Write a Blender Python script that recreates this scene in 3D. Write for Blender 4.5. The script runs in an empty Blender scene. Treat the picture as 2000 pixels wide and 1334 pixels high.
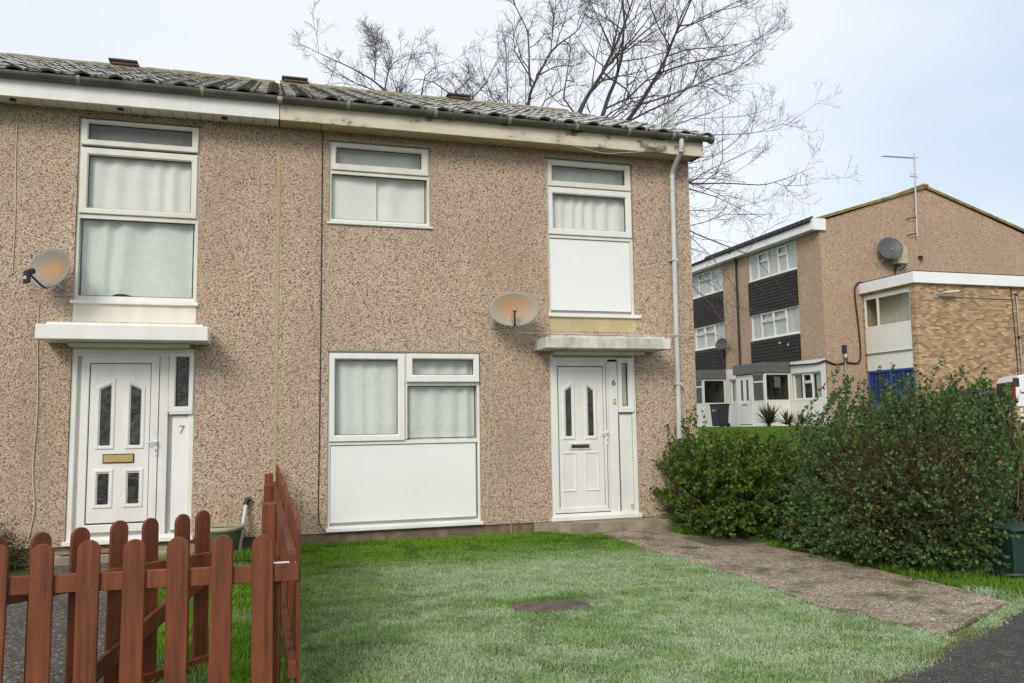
import bpy, math, random
import numpy as np
from mathutils import Matrix, Vector
random.seed(7); rng = np.random.default_rng(11)
R_ = math.radians
sc = bpy.context.scene
COL = sc.collection

# ------------------------------------------------------------------ camera
W_, H_ = 2000.0, 1334.0
FPX, CAM, YAW, PIT, ROL = 1591.1, np.array([0.0, -9.979, 1.4535]), 0.2901, 0.09705, -0.01456
_r = np.array([math.cos(YAW), -math.sin(YAW), 0.0])
_f = np.array([math.sin(YAW)*math.cos(PIT), math.cos(YAW)*math.cos(PIT), math.sin(PIT)])
_u = np.cross(_r, _f)
CR = math.cos(ROL)*_r + math.sin(ROL)*_u
CU = -math.sin(ROL)*_r + math.cos(ROL)*_u
cam = bpy.data.cameras.new('camera'); cam.sensor_width = 36; cam.lens = FPX/W_*36
cam.clip_start = .05; cam.clip_end = 2000
co = bpy.data.objects.new('camera', cam); COL.objects.link(co)
co.matrix_world = Matrix(((CR[0], CU[0], -_f[0], CAM[0]), (CR[1], CU[1], -_f[1], CAM[1]), (CR[2], CU[2], -_f[2], CAM[2]), (0, 0, 0, 1)))
sc.camera = co
def photo(u, v, Y):            # point at depth Y seen at photograph position u, v (used to lay out the branches of the trees)
    d = _f + CR*(u-W_/2)/FPX - CU*(v-H_/2)/FPX
    return CAM + d*((Y-CAM[1])/d[1])

# ------------------------------------------------------------------ light
SUN_DIR = Vector((-.50, -.78, .62)).normalized()
world = bpy.data.worlds.new('World'); sc.world = world; world.use_nodes = True
nt = world.node_tree; nt.nodes.clear()
N = nt.nodes.new; L = nt.links.new
out = N('ShaderNodeOutputWorld'); bg = N('ShaderNodeBackground'); bg.inputs[1].default_value = .1
sky = N('ShaderNodeTexSky'); sky.sky_type = 'NISHITA'; sky.sun_disc = False
sky.sun_elevation = math.asin(SUN_DIR.z); sky.sun_rotation = math.atan2(SUN_DIR.x, SUN_DIR.y)
tc = N('ShaderNodeTexCoord'); mp = N('ShaderNodeMapping'); mp.inputs['Scale'].default_value = (1, 1, 2.2); mp.inputs['Location'].default_value = (.35, .2, .1)
no = N('ShaderNodeTexNoise'); no.inputs['Scale'].default_value = 1.3; no.inputs['Detail'].default_value = 4; no.inputs['Roughness'].default_value = .45
cr = N('ShaderNodeValToRGB'); cr.color_ramp.elements[0].position = .33; cr.color_ramp.elements[1].position = .53
cr.color_ramp.elements[0].color = (4.7, 5.6, 6.7, 1); cr.color_ramp.elements[1].color = (6.9, 7.15, 7.45, 1)
mx = N('ShaderNodeMix'); mx.data_type = 'RGBA'; mx.inputs[0].default_value = .88
L(tc.outputs['Generated'], mp.inputs[0]); L(mp.outputs[0], no.inputs[0]); L(no.outputs[0], cr.inputs[0])
L(sky.outputs[0], mx.inputs[6]); L(cr.outputs[0], mx.inputs[7]); L(mx.outputs[2], bg.inputs[0]); L(bg.outputs[0], out.inputs[0])
sl = bpy.data.lights.new('sun', 'SUN'); sl.energy = 1.5; sl.angle = R_(22); sl.color = (1, .93, .82)
so = bpy.data.objects.new('sun', sl); COL.objects.link(so); so.rotation_euler = (-SUN_DIR).to_track_quat('-Z', 'Y').to_euler()
vs = sc.view_settings; vs.view_transform = 'Standard'; vs.look = 'None'; vs.exposure = .52; vs.gamma = 1

# ------------------------------------------------------------------ materials
MATS = {}
def nodes(name):
    m = bpy.data.materials.new(name); m.use_nodes = True
    t = m.node_tree; b = t.nodes['Principled BSDF']; MATS[name] = m
    return m, t, b
def nn(t, typ, **kw):
    n = t.nodes.new(typ)
    for k, v in kw.items():
        if k in n.inputs.keys(): n.inputs[k].default_value = v
        else: setattr(n, k, v)
    return n
def coord(t, scale=(1, 1, 1), which='Object'):
    c = nn(t, 'ShaderNodeTexCoord'); m = nn(t, 'ShaderNodeMapping'); m.inputs['Scale'].default_value = scale
    t.links.new(c.outputs[which], m.inputs[0]); return m.outputs[0]
def ramp(t, src, stops, interp='LINEAR'):
    r = nn(t, 'ShaderNodeValToRGB'); e = r.color_ramp; e.interpolation = interp
    while len(e.elements) < len(stops): e.elements.new(.5)
    for el, (p, c) in zip(e.elements, stops):
        el.position = p; el.color = (*c, 1) if len(c) == 3 else c
    t.links.new(src, r.inputs[0]); return r.outputs[0]
def noise(t, vec, scale, detail=4, rough=.55):
    n = nn(t, 'ShaderNodeTexNoise', Scale=scale, Detail=detail, Roughness=rough); t.links.new(vec, n.inputs['Vector']); return n.outputs[0]
def mixc(t, fac, a, b, mode='MIX'):
    m = nn(t, 'ShaderNodeMix', data_type='RGBA', blend_type=mode)
    for i, s in ((0, fac), (6, a), (7, b)):
        if hasattr(s, 'links'): t.links.new(s, m.inputs[i])
        else: m.inputs[i].default_value = s if i == 0 else (*s, 1)
    return m.outputs[2]
def bump(t, b, h, strength=.4, dist=.01):
    n = nn(t, 'ShaderNodeBump', Strength=strength, Distance=dist); t.links.new(h, n.inputs['Height']); t.links.new(n.outputs[0], b.inputs['Normal'])
def plain(name, col, rough=.6, var=.12, scale=6, bmp=0, metal=0, dirt=None, dirt_amt=.0):
    m, t, b = nodes(name); v = coord(t)
    n = noise(t, v, scale, 5)
    c = ramp(t, n, [(.3, tuple(x*(1-var) for x in col)), (.7, tuple(min(1, x*(1+var)) for x in col))])
    if dirt:
        v2 = coord(t, (1, 1, .25)); n2 = noise(t, v2, 5, 6, .65)
        f = ramp(t, n2, [(.5-.1, (0, 0, 0)), (.78, (dirt_amt,)*3)])
        c = mixc(t, f, c, dirt)
    t.links.new(c, b.inputs['Base Color']); b.inputs['Roughness'].default_value = rough; b.inputs['Metallic'].default_value = metal
    if bmp: bump(t, b, noise(t, v, scale*12, 3), bmp, .004)
    return m

def pebble(name, cell=80, stops=None, tint=(1, 1, 1), stain=(.33, .25, .165), dirt=.5):
    m, t, b = nodes(name); v = coord(t)
    nz = nn(t, 'ShaderNodeTexNoise', Scale=90., Detail=2.); t.links.new(v, nz.inputs['Vector'])
    vv = nn(t, 'ShaderNodeVectorMath', operation='MULTIPLY_ADD'); vv.inputs[1].default_value = (.012,)*3
    t.links.new(nz.outputs['Color'], vv.inputs[0]); t.links.new(v, vv.inputs[2])
    vo = nn(t, 'ShaderNodeTexVoronoi', Scale=float(cell)); t.links.new(vv.outputs[0], vo.inputs['Vector'])
    sx = nn(t, 'ShaderNodeSeparateColor'); t.links.new(vo.outputs['Color'], sx.inputs[0])
    c = ramp(t, sx.outputs[0], stops or [(0, (.12, .078, .06)), (.13, (.33, .235, .175)), (.32, (.59, .45, .34)), (.66, (.69, .54, .42)), (.86, (.77, .63, .50)), (1, (.86, .77, .62))])
    edge = ramp(t, vo.outputs['Distance'], [(.4, (1, 1, 1)), (.85, (.66, .60, .55))])
    c = mixc(t, 1.0, c, edge, 'MULTIPLY')
    big = noise(t, coord(t, (1, 1, .45)), 1.1, 5, .6)
    f = ramp(t, big, [(.42, (0, 0, 0)), (.72, (dirt,)*3)])
    c = mixc(t, f, c, stain)
    warm = noise(t, v, .5, 3)
    c2 = mixc(t, ramp(t, warm, [(.35, (0, 0, 0)), (.65, (1, 1, 1))]), (1.0*tint[0], .97*tint[1], .92*tint[2]), (1.02*tint[0], .99*tint[1], .98*tint[2]))
    c = mixc(t, 1.0, c, c2, 'MULTIPLY')
    t.links.new(c, b.inputs['Base Color']); b.inputs['Roughness'].default_value = .85
    inv = nn(t, 'ShaderNodeMath', operation='SUBTRACT'); inv.inputs[0].default_value = 1; t.links.new(vo.outputs['Distance'], inv.inputs[1])
    bump(t, b, inv.outputs[0], .9, .012)
    return m
pebble('pebbledash')
pebble('pebbledash_far', 30, [(0, (.31, .215, .155)), (.3, (.47, .345, .25)), (.7, (.54, .40, .295)), (1, (.65, .51, .39))], stain=(.34, .245, .17), dirt=.4)
plain('upvc', (.81, .80, .765), .3, .035, 3, dirt=(.46, .41, .30), dirt_amt=.26)
plain('upvc_aged', (.76, .74, .66), .4, .04, 3, dirt=(.42, .38, .27), dirt_amt=.35)
plain('panel_white', (.83, .83, .81), .28, .015, 1.5, dirt=(.6, .58, .5), dirt_amt=.05)
plain('seal', (.03, .03, .03), .6)
plain('joint_grey', (.30, .30, .28), .6)
plain('lintel_grey', (.34, .34, .27), .7, .15, 8)
plain('cream_board', (.52, .42, .24), .7, .12, 5, dirt=(.25, .19, .1), dirt_amt=.4)
plain('cream_panel', (.74, .71, .60), .5, .05, 4, dirt=(.4, .36, .25), dirt_amt=.35)
plain('concrete', (.30, .25, .185), .9, .28, 7, .5, dirt=(.14, .12, .075), dirt_amt=.7)
plain('plinth', (.20, .14, .095), .9, .35, 9, .6, dirt=(.06, .06, .035), dirt_amt=.6)
plain('strip_beige', (.44, .33, .20), .8, .15, 20)
plain('gutter', (.125, .125, .095), .55, .35, 5, dirt=(.03, .03, .02), dirt_amt=.7)
plain('gutter_bracket', (.30, .29, .24), .6, .2)
plain('pipe_white', (.60, .61, .61), .4, .08, 4, dirt=(.3, .28, .22), dirt_amt=.4)
plain('mortar', (.36, .28, .18), .9, .15, 30)
plain('ridge', (.23, .20, .13), .95, .45, 6, .6, dirt=(.22, .19, .06), dirt_amt=.6)
plain('vent_dark', (.05, .035, .03), .7)
plain('terracotta', (.16, .10, .065), .85, .2, 12)
plain('tile_edge', (.085, .08, .065), .95, .5, 15)
plain('black_plastic', (.018, .018, .02), .45)
plain('dark_cable', (.02, .02, .02), .6)
plain('white_cable', (.58, .50, .40), .6)
plain('brass', (.56, .40, .14), .35, .08, 20, metal=.4)
plain('steel', (.42, .42, .40), .45, .1, 20, metal=.7)
plain('white_plastic', (.78, .78, .76), .35, .02)
plain('timber_dark', (.30, .27, .2), .8)
plain('pot', (.37, .36, .24), .6, .1, 10)
plain('soil', (.05, .035, .022), .95, .4, 14, .6)
plain('mat_brown', (.28, .11, .045), .95, .2, 40)
plain('mat_black', (.02, .02, .022), .95)
plain('grey_fascia', (.125, .125, .12), .6, .12, 4)
plain('white_far', (.80, .79, .745), .45, .03, 2, dirt=(.5, .46, .36), dirt_amt=.2)
plain('white_flat', (.86, .86, .85), .4, .01, 2)
plain('blue_paint', (.012, .075, .36), .35, .12, 3)
plain('far_roof', (.04, .04, .042), .8, .3, 10)
plain('verge_moss', (.22, .17, .065), .95, .5, 3, dirt=(.34, .25, .03), dirt_amt=.9)
plain('slate_hang', (.028, .022, .019), .8, .45, 6)
plain('brown_pipe', (.04, .028, .022), .5)
plain('dish_dark', (.075, .075, .077), .5, .1, 6)
plain('box_cream', (.46, .43, .30), .6, .1, 5)
plain('bin_black', (.022, .025, .033), .45, .1)
plain('box_green', (.008, .034, .024), .5, .2, 5)
plain('car_dark', (.03, .035, .045), .25)
plain('car_white', (.80, .80, .80), .25, .01)
plain('tyre', (.02, .02, .02), .9)
plain('red_lens', (.22, .006, .01), .2)
plain('curtain_grey', (.36, .355, .33), .9, .08, 5)
plain('curtain_far', (.50, .51, .51), .9, .06, 3)
plain('curtain', (.74, .74, .695), .9, .04, 5)
plain('curtain_green', (.66, .68, .64), .9, .05, 14)
plain('interior', (.16, .155, .14), .95)
plain('paper', (.7, .7, .68), .9)
plain('cover_iron', (.125, .098, .075), .9, .35, 12, .6, dirt=(.05, .045, .03), dirt_amt=.6)

def glass(name, tint=(.985, .992, .985), dark=0.0):
    m, t, b = nodes(name); t.nodes.remove(b); o = t.nodes['Material Output']
    tr = nn(t, 'ShaderNodeBsdfTransparent'); tr.inputs[0].default_value = (*tint, 1)
    gl = nn(t, 'ShaderNodeBsdfGlossy', Roughness=.02); fr = nn(t, 'ShaderNodeFresnel', IOR=1.6)
    ge = nn(t, 'ShaderNodeNewGeometry'); iv = nn(t, 'ShaderNodeMath', operation='SUBTRACT'); iv.inputs[0].default_value = 1; t.links.new(ge.outputs['Backfacing'], iv.inputs[1])
    mu = nn(t, 'ShaderNodeMath', operation='MULTIPLY'); t.links.new(fr.outputs[0], mu.inputs[0]); t.links.new(iv.outputs[0], mu.inputs[1])
    mxs = nn(t, 'ShaderNodeMixShader'); t.links.new(mu.outputs[0], mxs.inputs[0]); t.links.new(tr.outputs[0], mxs.inputs[1]); t.links.new(gl.outputs[0], mxs.inputs[2])
    t.links.new(mxs.outputs[0], o.inputs[0]); return m
glass('glass'); glass('glass_dark', (.62, .68, .64)); glass('glass_green', (.97, .985, .975)); glass('glass_grey', (.93, .945, .93))
def obscure():
    m, t, b = nodes('obscure_glass'); v = coord(t)
    vo = nn(t, 'ShaderNodeTexVoronoi', Scale=38.); t.links.new(v, vo.inputs['Vector'])
    n = noise(t, v, 14, 4)
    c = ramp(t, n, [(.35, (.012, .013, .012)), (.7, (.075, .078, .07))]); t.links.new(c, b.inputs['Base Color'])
    b.inputs['Roughness'].default_value = .16; bump(t, b, vo.outputs[0], .5, .004)
obscure()
def peeling():
    m, t, b = nodes('fascia_timber'); v = coord(t, (1, 1, 1)); v2 = coord(t, (.45, 1, 1.0))
    n = noise(t, v2, 9, 8, .7); n2 = noise(t, v, 2.3, 4)
    mul = nn(t, 'ShaderNodeMath', operation='MULTIPLY'); t.links.new(n, mul.inputs[0]); t.links.new(n2, mul.inputs[1])
    c = ramp(t, mul.outputs[0], [(.22, (.66, .60, .47)), (.31, (.58, .51, .38)), (.345, (.22, .19, .14)), (.45, (.10, .085, .06))])
    t.links.new(c, b.inputs['Base Color']); b.inputs['Roughness'].default_value = .75; bump(t, b, n, .3, .004)
peeling()
def frosttile():
    m, t, b = nodes('roof_tile'); v = coord(t, which='Object'); oi = nn(t, 'ShaderNodeObjectInfo')
    ad = nn(t, 'ShaderNodeVectorMath', operation='ADD'); t.links.new(v, ad.inputs[0]); t.links.new(oi.outputs['Location'], ad.inputs[1])
    n = noise(t, ad.outputs[0], 14, 6, .65); n2 = noise(t, ad.outputs[0], 3.0, 3)
    c = ramp(t, n, [(.34, (.12, .11, .085)), (.46, (.30, .295, .27)), (.62, (.60, .61, .60))])
    c = mixc(t, ramp(t, n2, [(.58, (0, 0, 0)), (.8, (.5, .5, .5))]), c, (.17, .155, .05))
    t.links.new(c, b.inputs['Base Color']); b.inputs['Roughness'].default_value = .9; bump(t, b, n, .6, .01)
frosttile()
def wood(name, dark, light):
    m, t, b = nodes(name); oi = nn(t, 'ShaderNodeObjectInfo')
    v = coord(t, (9, 9, .55)); ad = nn(t, 'ShaderNodeVectorMath', operation='ADD'); t.links.new(v, ad.inputs[0])
    sc_ = nn(t, 'ShaderNodeVectorMath', operation='SCALE'); sc_.inputs['Scale'].default_value = 37.; t.links.new(oi.outputs['Random'], sc_.inputs[0]); t.links.new(sc_.outputs[0], ad.inputs[1])
    n = noise(t, ad.outputs[0], 3.2, 8, .62)
    n2 = noise(t, coord(t), 2.2, 4)
    c = ramp(t, n, [(.3, dark), (.72, light)])
    c = mixc(t, ramp(t, n2, [(.45, (0, 0, 0)), (.75, (.4, .4, .4))]), c, tuple(x*1.35 for x in light))
    vo = nn(t, 'ShaderNodeTexVoronoi', Scale=3.4); t.links.new(coord(t, (2.2, 2.2, 1)), vo.inputs['Vector'])
    c = mixc(t, ramp(t, vo.outputs['Distance'], [(.035, (.75, .75, .75)), (.1, (0, 0, 0))]), c, tuple(x*.35 for x in dark))
    t.links.new(c, b.inputs['Base Color']); b.inputs['Roughness'].default_value = .6; bump(t, b, n, .35, .004)
wood('fence_wood', (.070, .0165, .0045), (.225, .060, .016))
def rustdish(name, rust, cx, cz, r, grey):
    m, t, b = nodes(name); c = nn(t, 'ShaderNodeTexCoord')
    mp_ = nn(t, 'ShaderNodeMapping'); mp_.inputs['Location'].default_value = (-cx/r, 0, -cz/(r*.75)); mp_.inputs['Scale'].default_value = (1/r, 0, 1/(r*.75))
    t.links.new(c.outputs['Object'], mp_.inputs[0])
    ln = nn(t, 'ShaderNodeVectorMath', operation='LENGTH'); t.links.new(mp_.outputs[0], ln.inputs[0])
    n = noise(t, c.outputs['Object'], 22, 7, .7)
    ad = nn(t, 'ShaderNodeMath', operation='MULTIPLY_ADD'); ad.inputs[1].default_value = 1.1; t.links.new(n, ad.inputs[0]); t.links.new(ln.outputs['Value'], ad.inputs[2])
    hv = nn(t, 'ShaderNodeMath', operation='MULTIPLY'); hv.inputs[1].default_value = .5; t.links.new(ad.outputs[0], hv.inputs[0])
    f = ramp(t, hv.outputs[0], [(.36, (.95, .95, .95)), (.62, (.35, .35, .35)), (.85, (0, 0, 0))])
    g = ramp(t, noise(t, c.outputs['Object'], 5, 4), [(.3, tuple(x*.85 for x in grey)), (.7, grey)])
    t.links.new(mixc(t, f, g, rust), b.inputs['Base Color']); b.inputs['Roughness'].default_value = .6
rustdish('dish_rust', (.46, .235, .075), 0, .03, .30, (.33, .32, .27))
rustdish('dish_rust_b', (.42, .235, .085), .02, .01, .26, (.24, .235, .23))
def brickmat():
    m, t, b = nodes('brick_yellow'); c = nn(t, 'ShaderNodeTexCoord')
    mp_ = nn(t, 'ShaderNodeMapping'); mp_.inputs['Rotation'].default_value = (R_(90), 0, 0); t.links.new(c.outputs['Object'], mp_.inputs[0])
    g = nn(t, 'ShaderNodeNewGeometry'); sp = nn(t, 'ShaderNodeSeparateXYZ'); t.links.new(c.outputs['Object'], sp.inputs[0])
    ad = nn(t, 'ShaderNodeMath', operation='ADD'); t.links.new(sp.outputs[0], ad.inputs[0]); t.links.new(sp.outputs[1], ad.inputs[1])
    cb = nn(t, 'ShaderNodeCombineXYZ'); t.links.new(ad.outputs[0], cb.inputs[0]); t.links.new(sp.outputs[2], cb.inputs[1])
    bt = nn(t, 'ShaderNodeTexBrick', Scale=1.0); bt.inputs['Brick Width'].default_value = .225; bt.inputs['Row Height'].default_value = .075; bt.inputs['Mortar Size'].default_value = .006
    bt.inputs['Color1'].default_value = (0, 0, 0, 1); bt.inputs['Color2'].default_value = (1, 1, 1, 1); bt.inputs['Mortar'].default_value = (.5, .5, .5, 1); bt.inputs['Bias'].default_value = 0.
    t.links.new(cb.outputs[0], bt.inputs['Vector'])
    col = ramp(t, bt.outputs['Color'], [(0, (.24, .135, .065)), (.35, (.38, .235, .12)), (.7, (.48, .32, .175)), (1, (.62, .46, .28))])
    n = noise(t, coord(t), .9, 5)
    col = mixc(t, ramp(t, n, [(.45, (0, 0, 0)), (.75, (.45, .45, .45))]), col, (.20, .125, .06))
    col = mixc(t, bt.outputs['Fac'], col, (.36, .27, .17))
    t.links.new(col, b.inputs['Base Color']); b.inputs['Roughness'].default_value = .9
    inv = nn(t, 'ShaderNodeMath', operation='SUBTRACT'); inv.inputs[0].default_value = 1; t.links.new(bt.outputs['Fac'], inv.inputs[1]); bump(t, b, inv.outputs[0], .6, .008)
brickmat()
def single_brick():
    m, t, b = nodes('brick_piece'); oi = nn(t, 'ShaderNodeObjectInfo')
    c = ramp(t, oi.outputs['Random'], [(0, (.28, .16, .075)), (.5, (.44, .29, .15)), (1, (.60, .44, .26))])
    n = noise(t, coord(t), 20, 4); c = mixc(t, ramp(t, n, [(.4, (0, 0, 0)), (.8, (.5, .5, .5))]), c, (.16, .10, .05))
    t.links.new(c, b.inputs['Base Color']); b.inputs['Roughness'].default_value = .9
single_brick()
def attrmat(name, attr='col', rough=.6, trans=0.0, spec=.3):
    m, t, b = nodes(name); a = nn(t, 'ShaderNodeAttribute', attribute_name=attr); t.links.new(a.outputs['Color'], b.inputs['Base Color'])
    b.inputs['Roughness'].default_value = rough; b.inputs['Specular IOR Level'].default_value = spec
    if trans:
        o = t.nodes['Material Output']; tl = nn(t, 'ShaderNodeBsdfTranslucent'); t.links.new(a.outputs['Color'], tl.inputs[0])
        ms = nn(t, 'ShaderNodeMixShader'); ms.inputs[0].default_value = trans; t.links.new(b.outputs[0], ms.inputs[1]); t.links.new(tl.outputs[0], ms.inputs[2]); t.links.new(ms.outputs[0], o.inputs[0])
attrmat('blade', rough=.7, trans=.25, spec=.15); attrmat('leaf', rough=.6, trans=.25, spec=.22); attrmat('twig', rough=.85, spec=.1)
def ground(name, stops, scale, cell=None, bmp=.6, stain=None):
    m, t, b = nodes(name); v = coord(t)
    if cell:
        vo = nn(t, 'ShaderNodeTexVoronoi', Scale=float(cell)); t.links.new(v, vo.inputs['Vector'])
        sx = nn(t, 'ShaderNodeSeparateColor'); t.links.new(vo.outputs['Color'], sx.inputs[0]); src = sx.outputs[0]; h = vo.outputs['Distance']
    else: src = noise(t, v, scale, 8, .7); h = src
    c = ramp(t, src, stops)
    if cell:
        c = mixc(t, ramp(t, noise(t, v, 2.2, 6, .65), [(.35, (0, 0, 0)), (.7, (.6, .6, .6))]), c, tuple(x*.62 for x in stops[1][1]))
    if stain:
        for col, sc2, lo, hi, amt in stain:
            c = mixc(t, ramp(t, noise(t, v, sc2, 7, .7), [(lo, (0, 0, 0)), (hi, (amt,)*3)]), c, col)
    t.links.new(c, b.inputs['Base Color']); b.inputs['Roughness'].default_value = .92; b.inputs['Specular IOR Level'].default_value = .2; bump(t, b, h, bmp, .008)
ground('earth', [(.3, (.05, .062, .018)), (.55, (.045, .085, .018)), (.75, (.07, .11, .04))], 5)
ground('path_aggregate', [(0, (.135, .10, .072)), (.45, (.325, .262, .192)), (.8, (.45, .375, .285)), (1, (.78, .68, .53))], 60, 75, .8, [((.085, .088, .03), 2.6, .50, .64, .85), ((.12, .092, .064), 3.1, .5, .75, .6)])
ground('path_grey', [(0, (.045, .04, .036)), (.5, (.10, .088, .078)), (.85, (.16, .14, .12)), (1, (.42, .37, .32))], 60, 70, .8, [((.05, .06, .025), 2.5, .6, .8, .4)])
ground('asphalt', [(0, (.035, .033, .03)), (.5, (.078, .073, .066)), (.85, (.11, .103, .094)), (1, (.24, .225, .2))], 60, 95, .6, [((.20, .22, .11), 5.5, .56, .66, .6), ((.045, .042, .038), 1.3, .4, .7, .6)])
ground('far_path', [(.3, (.10, .085, .07)), (.7, (.17, .15, .125))], 9)
ground('far_lawn', [(.3, (.05, .12, .012)), (.7, (.085, .17, .03))], 6)

# ------------------------------------------------------------------ mesh helpers
class MB:
    def __init__(s): s.v = []; s.f = []; s.m = []; s.slot = 0; s.sm = []
    def add(s, vs, fs, smooth=False):
        o = len(s.v); s.v += [tuple(map(float, p)) for p in vs]
        for f in fs: s.f.append(tuple(i+o for i in f)); s.m.append(s.slot); s.sm.append(smooth)
    def box(s, x0, x1, y0, y1, z0, z1, b=0.0, M=None):
        x0, x1 = min(x0, x1), max(x0, x1); y0, y1 = min(y0, y1), max(y0, y1); z0, z1 = min(z0, z1), max(z0, z1)
        b = min(b, .45*min(x1-x0, y1-y0, z1-z0))
        if b <= 0:
            vs = [(x, y, z) for z in (z0, z1) for y in (y0, y1) for x in (x0, x1)]
            fs = [(0, 2, 3, 1), (4, 5, 7, 6), (0, 1, 5, 4), (2, 6, 7, 3), (0, 4, 6, 2), (1, 3, 7, 5)]
        else:
            vs = []; fs = []; idx = {}
            for sx in (0, 1):
                for sy in (0, 1):
                    for sz in (0, 1):
                        X, Y, Z = (x0, x1)[sx], (y0, y1)[sy], (z0, z1)[sz]; dx, dy, dz = (b, -b)[sx], (b, -b)[sy], (b, -b)[sz]
                        for ax, p in enumerate(((X, Y+dy, Z+dz), (X+dx, Y, Z+dz), (X+dx, Y+dy, Z))): idx[sx, sy, sz, ax] = len(vs); vs.append(p)
            I = idx
            def quad(a, b_, c, d, flip):
                fs.append((a, b_, c, d) if not flip else (d, c, b_, a))
            for s_ in (0, 1):
                quad(I[s_, 0, 0, 0], I[s_, 1, 0, 0], I[s_, 1, 1, 0], I[s_, 0, 1, 0], s_ == 0)
                quad(I[0, s_, 0, 1], I[0, s_, 1, 1], I[1, s_, 1, 1], I[1, s_, 0, 1], s_ == 0)
                quad(I[0, 0, s_, 2], I[1, 0, s_, 2], I[1, 1, s_, 2], I[0, 1, s_, 2], s_ == 0)
            for a in (0, 1):
                for c in (0, 1):
                    quad(I[a, c, 0, 0], I[a, c, 1, 0], I[a, c, 1, 1], I[a, c, 0, 1], (a+c) % 2 == 0)
                    quad(I[a, 0, c, 0], I[a, 1, c, 0], I[a, 1, c, 2], I[a, 0, c, 2], (a+c) % 2 == 1)
                    quad(I[0, a, c, 1], I[1, a, c, 1], I[1, a, c, 2], I[0, a, c, 2], (a+c) % 2 == 0)
            for sx in (0, 1):
                for sy in (0, 1):
                    for sz in (0, 1):
                        t_ = (I[sx, sy, sz, 0], I[sx, sy, sz, 1], I[sx, sy, sz, 2]); fs.append(t_ if (sx+sy+sz) % 2 else t_[::-1])
        if M is not None: vs = [tuple(M @ Vector(p)) for p in vs]
        s.add(vs, fs); return s
    def prism(s, poly, y0, y1, axis='y', M=None):       # polygon (a, b) extruded along axis
        n = len(poly)
        def P(a, b, c): return {'y': (a, c, b), 'x': (c, a, b), 'z': (a, b, c)}[axis]
        vs = [P(a, b, y0) for a, b in poly]+[P(a, b, y1) for a, b in poly]
        fs = [tuple(range(n)), tuple(range(2*n-1, n-1, -1))]+[(i, i+n, (i+1) % n+n, (i+1) % n) for i in range(n)]
        if M is not None: vs = [tuple(M @ Vector(p)) for p in vs]
        s.add(vs, fs); return s
    def tube(s, pts, r, n=8, caps=True):
        pts = [Vector(p) for p in pts]; rs = r if hasattr(r, '__len__') else [r]*len(pts); vs = []; up = None
        for i, p in enumerate(pts):
            d = (pts[min(i+1, len(pts)-1)]-pts[max(i-1, 0)]).normalized()
            if up is None: up = d.orthogonal().normalized()
            a = (up-d*up.dot(d)).normalized(); up = a; b = d.cross(a)
            for k in range(n):
                t = 2*math.pi*k/n; vs.append(p+(a*math.cos(t)+b*math.sin(t))*rs[i])
        fs = [(i*n+k, i*n+(k+1) % n, (i+1)*n+(k+1) % n, (i+1)*n+k) for i in range(len(pts)-1) for k in range(n)]
        s.add(vs, fs, True)
        if caps: s.add([vs[k] for k in range(n)], [tuple(range(n-1, -1, -1))]); s.add([vs[-n+k] for k in range(n)], [tuple(range(n))])
        return s
    def ring(s, x0, x1, z0, z1, w, yf, yb, ch=.012, b=.004):   # a window frame in the XZ plane, chamfered towards the pane
        loops = [(0, yb), (0, yf+b), (b, yf), (w-ch, yf), (w, yf+ch), (w, yb)]
        vs = []; fs = []
        for ins, y in loops: vs += [(x0+ins, y, z0+ins), (x1-ins, y, z0+ins), (x1-ins, y, z1-ins), (x0+ins, y, z1-ins)]
        for i in range(len(loops)-1):
            for k in range(4): fs.append((i*4+k, i*4+(k+1) % 4, (i+1)*4+(k+1) % 4, (i+1)*4+k))
        s.add(vs, fs); return s
    def lathe(s, prof, n=16, M=None):                    # (r, z) profile about local z
        vs = []
        for r, z in prof:
            for k in range(n): t = 2*math.pi*k/n; vs.append((r*math.cos(t), r*math.sin(t), z))
        fs = [(i*n+k, i*n+(k+1) % n, (i+1)*n+(k+1) % n, (i+1)*n+k) for i in range(len(prof)-1) for k in range(n)]
        if M is not None: vs = [tuple(M @ Vector(p)) for p in vs]
        s.add(vs, fs, True); return s
    def mesh(s, name, *mats):
        me = bpy.data.meshes.new(name); me.from_pydata(s.v, [], s.f)
        me.polygons.foreach_set('material_index', s.m); me.polygons.foreach_set('use_smooth', s.sm)
        for m in mats: me.materials.append(MATS[m])
        me.update(); return me
    def build(s, name, mats, parent=None, **tags):
        if isinstance(mats, str): mats = (mats,)
        return link(name, s.mesh(name, *mats), parent, **tags)
def link(name, data, parent=None, loc=None, rot=None, **tags):
    o = bpy.data.objects.new(name, data); COL.objects.link(o)
    if parent is not None:
        o.parent = parent
        if parent.type == 'EMPTY': o.matrix_parent_inverse = Matrix.LocRotScale(parent.location, parent.rotation_euler, parent.scale).inverted()
    if loc is not None: o.location = loc
    if rot is not None: o.rotation_euler = rot
    for k, v in tags.items(): o[k] = v
    return o
def thing(name, label, cat, loc, group=None, rz=0):
    e = bpy.data.objects.new(name, None); COL.objects.link(e); e.location = loc; e.rotation_euler = (0, 0, rz); e.empty_display_size = .2
    e['label'] = label; e['category'] = cat
    if group: e['group'] = group
    return e
def B(x0, x1, y0, y1, z0, z1, b=0.0): return MB().box(x0, x1, y0, y1, z0, z1, b)
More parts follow.
